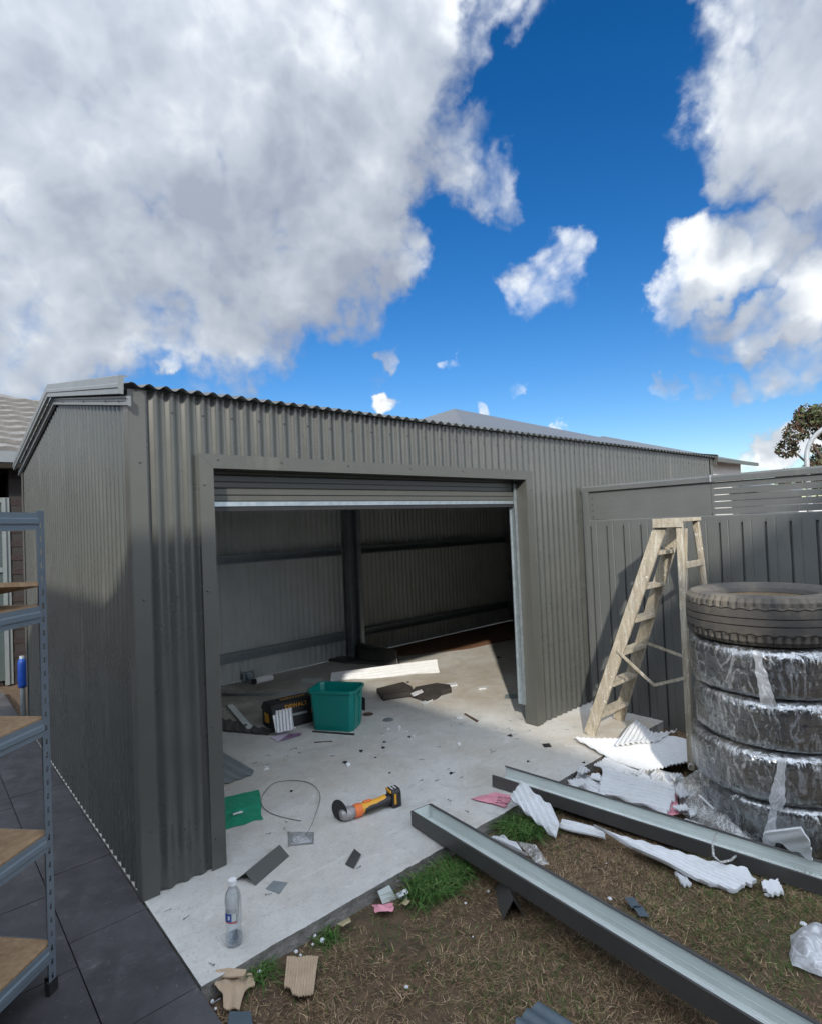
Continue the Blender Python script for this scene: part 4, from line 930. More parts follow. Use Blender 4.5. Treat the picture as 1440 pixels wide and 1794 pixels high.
# metal corrugated offcuts
def CO(label, lst, ridge, m, z=.012, amp=.008, pitch=.076, seed=0, jag=.002): return ribbed('corrugated_offcut', label, 'offcut', pl(lst, z), pitch, amp, .0015, m, ridge, 'offcuts of corrugated steel', jag, seed)
CO('zinc grey corrugated offcut on the slab above the green bag', [(380, 1318), (393, 1320), (447, 1352), (440, 1358), (393, 1374), (380, 1378)], rdir((393, 1320), (447, 1350)), K['scrap'], seed=41)
CO('dark corrugated offcut on the slab in front of the toolbox', [(380, 1258), (405, 1262), (440, 1272), (483, 1279), (475, 1287), (380, 1279)], rdir((400, 1262), (392, 1282)), K['guttergrey'], seed=42, z=.015)
CO('blue grey corrugated scrap at the bottom edge of the lawn', [(898, 1800), (925, 1766), (945, 1758), (1000, 1790), (1020, 1830), (900, 1840)], rdir((945, 1758), (1010, 1800), LAWN), K['scrapblue'], z=LAWN+.03, seed=43, pitch=.05, amp=.007, jag=.01)
# rippled closure strip
b = MB(); A, B = at(402, 1236, .01), at(438, 1277, .01); n = 40; dd = (B-A)/n; sd = Vector((-(B-A).y, (B-A).x, 0)).normalized()*.028
for i in range(n+1):
    p = A+dd*i-A+Vector((0, 0, .014*abs(math.sin(i*math.pi/4))))
    b.v += [tuple(p-sd), tuple(p+sd)]
for i in range(n): b.f.append((2*i, 2*i+1, 2*i+3, 2*i+2)); b.m.append(0)
o = b.build('closure_strip', K['pale'], solid=.004); o.location = A; tag(o, 'pale zigzag closure strip lying left of the black toolbox', 'strip')

# flat offcuts
def flat(label, lst, z, th, m, cat='offcut', name='flat_offcut', group=None, curl=0.0):
    P = pl(lst, z); c = sum(P, Vector())/len(P); n = len(P)
    b = MB(); q = [p-c for p in P]
    b.add([(v.x, v.y, v.z+th) for v in q]+[(v.x, v.y, v.z) for v in q], [tuple(range(n)), tuple(range(2*n-1, n-1, -1))]+[(i, i+n, (i+1) % n+n, (i+1) % n) for i in range(n)])
    o = b.build(name, m); o.location = c; return tag(o, label, cat, group)
flat('pale square steel offcut beside the folded flashing on the slab', [(466, 1558), (490, 1567), (504, 1548), (480, 1544)], .002, .002, K['scrap'])
flat('dark rectangular steel offcut alone on the slab below the grinder', [(605, 1515, .003), (620, 1523, .003), (633, 1498, .012), (621, 1488, .012)], .004, .002, K['guttergrey'])
flat('pale square offcut leaning on the slab edge by the grass', [(662, 1563, -.01), (682, 1552, .0), (696, 1576, -.06), (672, 1589, -.07)], -.03, .002, K['pale'])
flat('small dark square plate lying near the ladder foot', [(949, 1304), (962, 1303), (966, 1309), (953, 1310)], .002, .002, K['dark'])
flat('rusty flat bar on the floor near the shed doorway', [(812, 1252), (815, 1251), (838, 1264), (835, 1266)], .002, .006, K['rust'])
flat('pale square washer plate on the floor by the right door jamb', [(884, 1217), (905, 1217), (904, 1225), (883, 1225)], .002, .002, K['scrap'])
flat('blue grey card corner at the bottom edge beside the paving', [(402, 1775), (440, 1775), (445, 1810), (398, 1810)], LAWN+.02, .004, K['scrapblue'])
flat('grey strap of flashing lying flat on the shed floor before the column', [(566, 1157), (572, 1152), (700, 1160), (696, 1167), (600, 1162)], .004, .03, K['guttergrey'])
flat('white paper sheet on the shed floor left of the teal tub', [(513, 1219), (535, 1213), (538, 1221), (523, 1223)], .006, .002, K['white'])
flat('grey paper sheet on the floor by the long foam sheet', [(527, 1194), (532, 1189), (566, 1189), (560, 1199)], .003, .002, K['pale'])
for x, y, i in ((1108, 1583, 0), (1122, 1598, 1)):
    flat(['flat grey scrap on dry grass behind the near gutter', 'second flat grey scrap just right of the first on the dry grass'][i], [(x-14, y-9), (x+2, y-10), (x+15, y+9), (x-2, y+9)], LAWN+.03, .002, K['scrapblue'])
for lab, q in (('white foam offcut lying across the dark foam trays', [(720, 1217, .05), (738, 1210, .05), (741, 1214, .05), (724, 1221, .05)]), ('grey plastic scrap in front of the right dark foam tray', [(736, 1233), (756, 1226), (758, 1228), (742, 1237)]),
               ('white tube like scrap right of the foam trays', [(781, 1200), (800, 1198), (801, 1202), (783, 1204)]), ('white scrap near the centre of the shed floor', [(797, 1258), (808, 1256), (811, 1259), (800, 1261)]),
               ('white sliver of foam on the floor right of the tray', [(837, 1206), (853, 1205), (851, 1208), (838, 1209)])):
    flat(lab, q, .006, .012, K['foam'], 'scrap', 'white_scrap')
flat('dark lid flap sticking out right of the teal tub', [(634, 1243, .02), (640, 1246, .02), (640, 1226, .12), (634, 1222, .13)], .05, .01, K['dark'], 'lid', 'lid_flap')

# curled metal sheet by the column
b = MB(); A, B = at(628, 1156, .006), at(699, 1169, .006); dd = B-A; n = 24
for i in range(n+1):
    t = i/n; p = dd*t
    for k in range(6):
        h = .22*k/5; cur = .06*math.sin(k/5*math.pi)*(1-.3*t); tl = .10*(1-t)**6
        b.v.append((p.x+cur*.6+tl*.0, p.y+cur+h*.15-.05*math.cos(t*3)*0, h*(1-.12*t)*(1-.25*max(0, .08-t)/.08)))
for i in range(n):
    for k in range(5): a = i*6+k; b.f.append((a, a+6, a+7, a+1)); b.m.append(0)
o = b.build('curled_steel_sheet', K['guttergrey'], smooth=True, solid=.004); o.location = A; tag(o, 'curled grey steel sheet standing on edge beside the back wall column', 'sheet metal')

# ================================================================== PAPERS, BAGS, FILM
def crumple(name, label, cat, lst, z, m, amp, seed, h=0.0, n=26, solid=0, group=None, freq=14, dome=0.0):
    P = pl(lst, z); c = sum(P, Vector())/len(P); q = [p-c for p in P[:4]]; b = MB()
    for i in range(n+1):
        for j in range(n+1):
            s, t = i/n, j/n; s2 = s+.06*mnoise.noise((s*3, t*3, seed+.5)); t2 = t+.06*mnoise.noise((s*3+7, t*3, seed))
            p = (q[0]*(1-s2)+q[1]*s2)*(1-t2)+(q[3]*(1-s2)+q[2]*s2)*t2
            f = freq*.7; w = mnoise.noise((p.x*f, p.y*f, seed))+.6*abs(mnoise.noise((p.x*f*2.2, p.y*f*2.2, seed+3)))+.3*mnoise.noise((p.x*f*5, p.y*f*5, seed))
            e = math.sin(math.pi*min(max(s, 0), 1))*math.sin(math.pi*min(max(t, 0), 1))
            b.v.append((p.x, p.y, max(.001, h+amp*(w+.5)*(.25+.75*e)+dome*e**.6)))
    for i in range(n):
        for j in range(n): a = i*(n+1)+j; b.f.append((a, a+1, a+n+2, a+n+1)); b.m.append(0)
    o = b.build(name, m, smooth=True, solid=solid); o.location = c; return tag(o, label, cat, group)
gb = thing('green_bag', 'flat green plastic bag with a white sticker by the left door jamb', 'bag', at(425, 1420))
o = crumple('bag_body', None, None, [(380, 1402), (456, 1384), (460, 1438), (380, 1458)], .0, K['greenbag'], .010, 51, .002); o.location = o.location-Vector(gb.location); o.parent = gb
P = pl([(408, 1426), (425, 1421), (426, 1424), (409, 1429)], .016); b = MB().add([p-Vector(gb.location) for p in P], [(0, 1, 2, 3)]); b.build('sticker', K['white'], gb, solid=.001)
pk = thing('pink_bag', 'crumpled pink plastic bag printed with dark script beside the stepped foam', 'bag', at(865, 1400))
o = crumple('bag_body', None, None, [(824, 1401), (868, 1390), (900, 1396), (884, 1418)], .0, K['pink'], .018, 52, .004); o.location = o.location-Vector(pk.location); o.parent = pk
def text_mesh(txt, size, m, parent, loc, rot, name='lettering', extr=.0006, italic=.25):
    cu = bpy.data.curves.new(name, 'FONT'); cu.body = txt; cu.size = size; cu.extrude = extr; cu.shear = italic; cu.resolution_u = 3
    t = bpy.data.objects.new('tmp', cu); COL.objects.link(t); bpy.context.view_layer.update()
    me = bpy.data.meshes.new_from_object(t.evaluated_get(bpy.context.evaluated_depsgraph_get())); bpy.data.objects.remove(t)
    me.materials.clear(); me.materials.append(m); o = bpy.data.objects.new(name, me); COL.objects.link(o); o.parent = parent; o.location = loc; o.rotation_euler = rot; return o
ba = at(872, 1396); bb = at(890, 1398); az = math.atan2(bb.y-ba.y, bb.x-ba.x)
for k, (tx, x, y, sz) in enumerate((('LUSAP', 871, 1398, .030), ('um', 869, 1403, .022), ('a lwng', 868, 1407, .026))):
    p = at(x, y, .03)-Vector(pk.location); text_mesh(tx, sz, K['ink'], pk, p, (0, 0, az))
# brochures under the foam square
br = thing('brochure', 'lilac and purple folded brochure under the foam square by the toolbox', 'brochure', at(500, 1293))
P = pl([(473, 1292), (486, 1300), (510, 1291), (503, 1283)], .004); MB().add([p-Vector(br.location) for p in P], [(0, 1, 2, 3)]).build('page', K['paper'], br, solid=.002)
P = pl([(505, 1287), (529, 1284), (528, 1288), (490, 1299)], .010); MB().add([p-Vector(br.location) for p in P], [(0, 1, 2, 3)]).build('page', K['purple'], br, solid=.002)
crumple('plastic_bag', 'crumpled milky plastic bag on the grass at the right edge', 'bag', [(1380, 1648), (1500, 1640), (1480, 1735), (1388, 1700)], LAWN, K['bagfilm'], .045, 53, .01, freq=10, dome=.07)
crumple('plastic_film', 'heap of crumpled clear film between the rear ladder leg and lowest tyre', 'plastic film', [(1185, 1375), (1275, 1345), (1345, 1475), (1190, 1430)], -.02, K['film'], .05, 54, .0, freq=12, dome=.11)
crumple('plastic_film', 'clear film sheet crushed along the far gutter below the tyres', 'plastic film', [(1190, 1425), (1260, 1420), (1340, 1478), (1300, 1490)], -.03, K['film'], .035, 55, .0, freq=14, dome=.06)
crumple('plastic_film', 'thin clear film sheet behind the near gutter right of the grass tuft', 'plastic film', [(905, 1478), (938, 1486), (962, 1520), (940, 1520)], LAWN+.03, K['film'], .02, 56, .01, freq=16)
b = MB(); pts = [Vector(at(1255, 1462, .06)), Vector(at(1248, 1480, .07)), Vector(at(1250, 1500, .05)), Vector(at(1262, 1512, .03)), Vector(at(1280, 1508, .02)), Vector(at(1290, 1500, .02))]
o = b.tube(pts, .006, 6).build('plastic_strap', K['film'], smooth=True); tag(o, 'loop of clear plastic strap hanging over the far gutter', 'strap')
o = MB().bar(at(1224, 1393, .10), at(1250, 1418, .06), .012, .004).build('white_stick', K['white']); tag(o, 'short white plastic stick poking out of the clear film', 'stick')
crumple('paper_wrapper', 'crumpled pink and white wrapper at the slab edge by the leaning square', 'wrapper', [(653, 1592), (690, 1588), (690, 1602), (658, 1606)], LAWN+.02, K['pink'], .025, 57, .01, n=14, freq=30)
crumple('paper_wrapper', 'crumpled white tissue beside the pale leaning square', 'wrapper', [(694, 1570), (712, 1562), (716, 1572), (700, 1578)], LAWN+.02, K['foam'], .02, 58, .01, n=12, freq=36)
crumple('paper_wrapper', 'scrap of red and black wrapper at the end of the broad foam', 'wrapper', [(1166, 1395), (1186, 1390), (1190, 1430), (1168, 1432)], -.01, K['pink'], .03, 59, .0, n=12, freq=26)
for lab, q, s in (('dry curled leaf by the grass tuft and tissue', [(702, 1585), (712, 1577), (719, 1582), (712, 1590)], 60), ('dry pale leaf at the slab edge above the square cardboard', [(590, 1622), (612, 1610), (616, 1618), (600, 1627)], 61)):
    crumple('dry_leaf', lab, 'leaf', q, LAWN+.03, K['leaf'], .01, s, .004, n=8, freq=25, group='dry leaves by the slab edge')
# clear blister pack
bp_ = thing('blister_pack', 'empty clear blister pack on the slab below the wire loop', 'packaging', at(527, 1470))
c0 = Vector(bp_.location); P = pl([(504, 1458), (551, 1459), (550, 1480), (505, 1484)], 0)
MB().add([p-c0 for p in P]+[p-c0+Vector((0, 0, .003)) for p in P], [(0, 1, 2, 3), (4, 5, 6, 7), (0, 1, 5, 4), (1, 2, 6, 5), (2, 3, 7, 6), (3, 0, 4, 7)]).build('backing_card', K['clam'], bp_)
o = crumple('blister', None, None, [(508, 1466), (548, 1465), (547, 1477), (509, 1480)], .004, K['clam'], .012, 62, .0, n=14, freq=30, dome=.02); o.location = o.location-c0; o.parent = bp_
# wire loop
wp = [(532, 1469, .02), (545, 1448, .06), (558, 1412, .015), (561, 1393, .01), (552, 1378, .008), (535, 1370, .006), (505, 1368, .006), (480, 1373, .006), (463, 1390, .006), (458, 1403, .006), (462, 1415, .006), (475, 1425, .006), (495, 1432, .006), (528, 1439, .006)]
WP = [at(*w) for w in wp]; sm_ = []
for i in range(len(WP)-1):
    p0, p1, p2, p3 = WP[max(i-1, 0)], WP[i], WP[i+1], WP[min(i+2, len(WP)-1)]
    for k in range(6):
        t = k/6; sm_.append(.5*((2*p1)+(p2-p0)*t+(2*p0-5*p1+4*p2-p3)*t*t+(3*p1-p0-3*p2+p3)*t**3))
o = MB().tube(sm_+[WP[-1]], .0020, 6).build('wire_loop', K['wire'], smooth=True); tag(o, 'bent grey wire loop lying on the slab left of the grinder', 'wire')
o = MB().tube([at(383, 1217, .01), at(470, 1217, .01), at(533, 1214, .01)], .011, 8).build('steel_rod', K['darksteel'], smooth=True); tag(o, 'long dark steel rod lying on the floor behind the toolbox', 'rod')
o = MB().tube([at(551, 1301, .005), at(583, 1299, .005)], .004, 6).build('steel_rod', K['rust'], smooth=True); tag(o, 'thin rusty rod on the slab in front of the teal tub', 'rod')
# spray can and offcut box by the back wall
cn = thing('sealant_tube', 'white sealant tube lying on its side by the shed back wall', 'tube', at(463, 1196))
cd = (at(474, 1192)-at(454, 1197)); cd.z = 0; M_ = Matrix.Translation((0, 0, .035)) @ cd.to_track_quat('Z', 'Y').to_matrix().to_4x4()
MB().lathe([(.001, -.10), (.034, -.10), (.034, .10), (.001, .10)], 18, M=M_).build('tube_body', K['white'], cn, smooth=True, angle=40)
MB().lathe([(.028, -.135), (.028, -.101)], 14, M=M_, cap=True).build('tube_cap', K['dark'], cn)
bx = thing('steel_bracket', 'small dark steel bracket standing by the shed back wall', 'bracket', at(438, 1194))
MB().box((-.07, -.03, 0), (.07, .03, .012)).build('base', K['darksteel'], bx, bevel=.003)
MB().box((-.07, .02, .0125), (.07, .03, .11)).build('upright', K['darksteel'], bx, bevel=.003)
MB().lathe([(.035, 0), (.035, .03)], 16, M=Matrix.Translation((0, .018, .06)) @ Matrix.Rotation(R_(90), 4, 'X'), cap=True).build('boss', K['galv'], bx)

# ================================================================== TOOLS on the slab
# teal tub
def tub():
    fr = at(618, 1284); a = R_(-56.6)
    root = thing('storage_tub', 'teal plastic storage tub standing open on the shed floor', 'tub', (fr.x, fr.y, 0), R_(33.4))
    # local: x along the long side (away), y along the short side (left)
    W_, D_, Hh = .225, .352, .335
    def ring(k, z, ins=0.0, ch=.03):
        e = .02*(z/Hh)-ins
        x0, x1, y0, y1 = -e, W_+e, -e, D_+e
        return [(x0+ch, y0, z), (x1-ch, y0, z), (x1, y0+ch, z), (x1, y1-ch, z), (x1-ch, y1, z), (x0+ch, y1, z), (x0, y1-ch, z), (x0, y0+ch, z)]
    b = MB(); r = [ring(0, 0, .004), ring(0, .01), ring(0, Hh-.03), ring(0, Hh-.028, -.012), ring(0, Hh, -.014), ring(0, Hh, .002), ring(0, Hh-.03, .006), ring(0, .012, .006)]
    for q in r: b.v += q
    for i in range(len(r)-1):
        for k in range(8): b.f.append((i*8+k, i*8+(k+1) % 8, (i+1)*8+(k+1) % 8, (i+1)*8+k)); b.m.append(0)
    b.f.append(tuple(reversed(range(8)))); b.f.append(tuple(range(56, 64))); b.m += [0, 0]
    b.build('body', K['teal'], root, bevel=.004, smooth=True, angle=35)
    for s in (.03, W_-.08):                        # ribs on the side walls
        MB().add([(s, -.004-.004, .03), (s+.05, -.008, .03), (s+.05, -.027, Hh-.032), (s, -.027, Hh-.032), (s, .01, .03), (s+.05, .01, .03), (s+.05, .0, Hh-.032), (s, .0, Hh-.032)],
                 [(0, 1, 2, 3), (0, 4, 5, 1), (1, 5, 6, 2), (0, 3, 7, 4), (3, 2, 6, 7)]).build('rib', K['teal'], root, bevel=.004)
    MB().box((.085, -.034, Hh-.075), (W_-.085, -.020, Hh-.045)).build('handle', K['teal'], root, bevel=.004)
    return root
tub()
flat('thin dark strip under the front edge of the teal tub', [(547, 1283), (549, 1281), (622, 1286), (621, 1289)], .001, .003, K['dark'])
# toolbox
def toolbox():
    p = at(480, 1284); root = thing('tool_box', 'black tool box with yellow latches and lettering behind the foam square', 'tool box', (p.x, p.y, 0), R_(-6))
    L_, W_, H1 = .46, .25, .135
    b = MB(); prof = [(0.01, 0), (W_-.01, 0), (W_, .02), (W_, H1), (0, H1), (0, .02)]
    b.prism(prof, (0, 0, 0), (L_, 0, 0), (0, 1, 0), (0, 0, 1)); b.build('base', K['dark'], root, bevel=.008)
    b = MB(); b.prism([(-.006, H1+.001), (W_+.006, H1+.001), (W_+.006, H1+.02), (W_-.05, H1+.075), (.05, H1+.075), (-.006, H1+.02)], (-.006, 0, 0), (L_+.006, 0, 0), (0, 1, 0), (0, 0, 1)); lid = b.build('lid', K['dark'], root, bevel=.006)
    MB().box((.10, .085, H1+.0755), (.36, .165, H1+.082)).build('lid_panel', K['disc'], lid)
    for x in (.08, .34):
        MB().box((x, -.013, H1-.05), (x+.05, -.001, H1+.02)).build('latch', K['yellow'], root, bevel=.003)
    MB().box((-.013, .09, .055), (-.001, .16, .10)).build('end_grip', K['yellow'], root, bevel=.003)
    MB().box((-.016, .085, .105), (-.0065, .165, .128)).build('end_latch', K['yellow'], root, bevel=.003)
    MB().box((.16, -.012, .10), (.30, -.001, .118)).build('label_strip', K['scrap'], root)
    text_mesh('DEWALT', .058, K['yellow'], lid, (.11, .098, H1+.083), (0, 0, 0), italic=0)
    text_mesh('DEWALT', .05, K['yellow'], lid, (.11, -.001, H1+.033), (R_(45), 0, 0), italic=0)
    return root
toolbox()
# grinder
def grinder():
    p, q = at(611, 1437), at(692, 1411); dd = q-p; rz = math.atan2(dd.y, dd.x)
    root = thing('angle_grinder', 'yellow and black cordless angle grinder lying on the slab', 'angle grinder', (p.x, p.y, 0), rz)
    L_ = dd.length
    Mx = lambda x, y, z, rot=(0, 0, 0): Matrix.Translation((x, y, z)) @ Matrix.Rotation(rot[2], 4, 'Z') @ Matrix.Rotation(rot[1], 4, 'Y') @ Matrix.Rotation(rot[0], 4, 'X')
    ax = Mx(-.045, .02, .058, (0, R_(90), R_(25)))
    MB().lathe([(.004, -.0015), (.058, -.0015), (.058, .0015), (.004, .0015)], 40, M=ax, cap=True).build('cutting_disc', K['disc'], root)
    MB().lathe([(.018, .0016), (.018, .010), (.012, .012)], 20, M=ax, cap=True).build('flange', K['cast'], root)
    b = MB(); b.lathe([(.006, -.052), (.024, -.046), (.034, -.028), (.037, -.008), (.036, .012), (.030, .03), (.032, .034)], 18, M=Mx(.0, .0, .038, (0, R_(90), 0)), cap=True)
    b.lathe([(.030, -.006), (.030, .026), (.022, .034)], 16, M=Mx(-.010, .010, .042, (0, R_(-90), R_(25))), cap=True)
    b.build('gear_head', K['cast'], root, smooth=True, angle=35)
    b = MB()
    for a in (45, 135, 225, 315): b.lathe([(.004, .026), (.004, .031)], 8, M=Mx(.0, .0, .038, (0, R_(90), 0)) @ Matrix.Translation((.026*math.cos(R_(a)), .026*math.sin(R_(a)), 0)), cap=True)
    b.build('head_screw', K['dark'], root)
    MB().lathe([(.033, .034), (.036, .038), (.036, .072), (.031, .082)], 20, M=Mx(0, 0, .038, (0, R_(90), 0)), cap=True).build('collar', K['orange'], root, smooth=True, angle=35)
    def oval(b, xs_, mi=0):
        n = 14; o = len(b.v)
        for x, rr_, zc, yc in xs_:
            for k in range(n): t = 2*math.pi*k/n; b.v.append((x, yc+rr_*math.cos(t), zc+rr_*.92*math.sin(t)))
        for i in range(len(xs_)-1):
            for k in range(n): b.f.append((o+i*n+k, o+i*n+(k+1) % n, o+(i+1)*n+(k+1) % n, o+(i+1)*n+k)); b.m.append(mi)
        b.f.append(tuple(o+k for k in reversed(range(n)))); b.f.append(tuple(o+(len(xs_)-1)*n+k for k in range(n))); b.m += [mi, mi]
    b = MB(); oval(b, [(.080, .031, .040, 0), (.10, .030, .043, 0), (.15, .025, .047, 0), (.20, .024, .050, 0), (.235, .028, .052, 0)]); b.build('body', K['yellow'], root, smooth=True, angle=40)
    b = MB(); oval(b, [(.095, .021, .034, -.014), (.12, .022, .038, -.012), (.17, .021, .040, -.010), (.215, .024, .044, -.009), (.245, .031, .048, -.004), (.262, .033, .05, 0)]); b.build('grip', K['dark'], root, smooth=True, angle=40)
    MB().box((.095, -.010, .069), (.145, .010, .078)).build('switch', K['orange'], root, bevel=.003)
    b = MB(); b.prism([(-.040, .004), (.040, .004), (.042, .03), (.040, .09), (.028, .104), (-.028, .104), (-.040, .09), (-.042, .03)], (.263, 0, 0), (.322, 0, 0), (0, 1, 0), (0, 0, 1)); bt = b.build('battery', K['dark'], root, bevel=.005)
    MB().box((.275, -.0435, .025), (.288, -.0415, .085)).build('battery_clip', K['yellow'], bt)
    MB().box((.255, -.030, .088), (.2625, .030, .104)).build('battery_collar', K['yellow'], root, bevel=.002)
    for k in (0, 1): MB().box((.275+k*.02, -.02, .1042), (.283+k*.02, .02, .1052)).build('print_mark', K['white'], bt)
    return root
grinder()
# dark foam trays
for lab, lst, s in (('left dark foam case insert on the floor beside the teal tub', [(660, 1215), (672, 1229), (688, 1226), (726, 1221), (722, 1211), (707, 1203)], 1), ('right dark foam case insert with a wavy front edge', [(719, 1222), (748, 1232), (766, 1225), (773, 1219), (791, 1214), (788, 1208), (765, 1205), (728, 1212)], 2)):
    P = pl(lst, .003); c = sum(P, Vector())/len(P); root = thing('foam_tray', lab, 'foam tray', c, 0, 'dark foam trays from a tool case')
    q = [p-c for p in P]; n = len(q); b = MB(); h = .05
    b.add([(v.x, v.y, h) for v in q]+[(v.x, v.y, 0) for v in q], [tuple(range(n)), tuple(range(2*n-1, n-1, -1))]+[(i, i+n, (i+1) % n+n, (i+1) % n) for i in range(n)]); b.build('tray', K['foamblack'], root, bevel=.006)
    b = MB(); rr = random.Random(s)
    for k in range(16):
        w1, w2 = rr.uniform(.1, .9), rr.uniform(.1, .9); pt = (q[0].lerp(q[3], w1)).lerp(q[-1].lerp(q[n//2], w1), w2*.7)
        b.lathe([(.016, h+.001), (.013, h+.008), (.004, h+.010)], 8, M=Matrix.Translation((pt.x, pt.y, 0)), cap=True)
    tag(b.build('foam_studs', K['foamblack'], root, smooth=True), kind='stuff')
# bottle
def bottle():
    p = at(411, 1653); root = thing('water_bottle', 'clear plastic water bottle with a blue label on the slab', 'bottle', (p.x, p.y, 0), R_(0))
    prof = [(.002, .002), (.026, .0), (.0325, .006), (.034, .02), (.031, .045), (.029, .07), (.031, .09), (.0325, .10), (.0325, .155), (.033, .165), (.0325, .18), (.028, .20), (.018, .218), (.0145, .224), (.0145, .232)]
    MB().lathe(prof, 36).build('body', K['pet'], root, smooth=True)
    MB().lathe([(.001, .234), (.0165, .2325), (.0165, .250), (.0155, .253), (.001, .253)][::-1], 24).build('cap', K['white'], root, smooth=True, angle=40)
    MB().lathe([(.002, .004), (.025, .003), (.0315, .008), (.033, .02), (.0315, .032), (.001, .032)], 30).build('water', K['water'], root, smooth=True, angle=40)
    view = math.atan2(-p.y, -p.x)
    def patch(a0, a1, z0, z1, m, nm, r=.0329, parent=root):
        b = MB(); n = 12
        for i in range(n+1):
            a = view+a0+(a1-a0)*i/n; b.v += [(r*math.cos(a), r*math.sin(a), z0), (r*math.cos(a), r*math.sin(a), z1)]
        for i in range(n): b.f.append((2*i, 2*i+2, 2*i+3, 2*i+1)); b.m.append(0)
        return b.build(nm, m, parent, smooth=True)
    lb = patch(-1.25, .45, .098, .152, K['pet'], 'label', .0328)
    patch(-1.22, -.25, .104, .135, K['blue'], 'label_print', .0331, lb); patch(-.2, .3, .106, .135, K['pale'], 'label_print', .0331, lb); patch(-1.2, .4, .098, .1025, K['pinkred'], 'label_print', .0331, lb)
    patch(-.72, -.45, .112, .128, K['white'], 'label_print', .0334, lb)
K['pinkred'] = mat('red_print', (.6, .05, .05), None, 20, .5)
bottle()
# drain discs and screws
for x, y, lab in ((680, 1262, 'round stain-dark metal cap set in the shed floor, the nearer one'), (645, 1252, 'round brown metal cap set in the floor right behind the teal tub')):
    p = at(x, y); o = MB().lathe([(.001, .004), (.044, .004), (.048, .0015)], 24).build('floor_cap', K['rust' if x < 660 else 'scrap']); o.location = p; tag(o, lab, 'floor cap')
scm = MB().lathe([(.006, 0), (.006, .003), (.0042, .0035), (.004, .008)], 6).lathe([(.0024, .008), (.0024, .045), (.0006, .05)], 6).mesh('loose_screw', K['darksteel'])
chip = MB().box((-.02, -.012, 0), (.02, .012, .004)).box((-.008, -.02, .0041), (.006, .018, .012)).mesh('dark_scrap', K['dark'])
scr = [(512, 1314), (520, 1313), (505, 1325), (473, 1325), (450, 1338), (467, 1342), (524, 1320), (580, 1326), (790, 1273), (803, 1270), (870, 1277), (898, 1281), (905, 1288), (908, 1296), (893, 1277), (929, 1282), (858, 1315), (862, 1319), (868, 1317), (895, 1265), (915, 1262), (772, 1310), (736, 1332), (740, 1368), (783, 1350), (790, 1355), (763, 1370), (810, 1363), (668, 1287), (698, 1238), (785, 1403), (820, 1425), (498, 1455), (503, 1443), (475, 1462), (632, 1520), (1008, 1275), (995, 1280), (434, 1534), (465, 1570), (372, 1762), (300, 1595), (322, 1614), (376, 1694)]
for x, y in scr:
    p = at(x, y); o = bpy.data.objects.new('loose_screw', scm); COL.objects.link(o); o.location = (p.x, p.y, .006 if x > 330 else .006); o.rotation_euler = (R_(90), 0, random.uniform(0, 6.28)); o.scale = (.62,)*3
    tag(o, 'small dark roofing screw lying loose on the concrete slab', 'screw', 'loose roofing screws scattered on the slab')
for x, y, s in [(674, 1301, 1.2), (672, 1311, 1.4), (717, 1292, 1.2), (633, 1317, 1.5), (605, 1337, 1.6), (612, 1341, 1), (893, 1290, 1.7), (790, 1356, 1.2), (658, 1328, .8), (683, 1355, .8), (511, 1387, 1.0), (873, 1153, 2.2), (1022, 1337, 1), (715, 1196, 1.5), (703, 1223, 1.4), (925, 1335, 1.)]:
    p = at(x, y); o = bpy.data.objects.new('dark_scrap', chip); COL.objects.link(o); o.location = p; o.scale = (s*.55, s*.45, s*.55); o.rotation_euler = (0, 0, random.uniform(0, 6.28))
    tag(o, 'small dark plastic or steel scrap on the concrete floor', 'scrap', 'small dark scraps scattered on the slab')
wsm = MB().box((-.012, -.008, 0), (.012, .008, .005)).box((-.004, -.012, .0051), (.006, .010, .010)).mesh('pale_scrap', K['white'])
for x, y, s in [(681, 1278, 1), (699, 1279, 1.2), (706, 1283, 1), (713, 1283, .8), (724, 1291, .9), (610, 1341, 1.4), (467, 1348, 1.5), (803, 1305, 1.4), (880, 1155, 1.0), (700, 1274, .9)]:
    p = at(x, y); o = bpy.data.objects.new('pale_scrap', wsm); COL.objects.link(o); o.location = p; o.scale = (s,)*3; o.rotation_euler = (0, 0, random.uniform(0, 6.28))
    tag(o, 'small pale metal or foam scrap on the concrete floor', 'scrap', 'small pale scraps scattered on the slab')

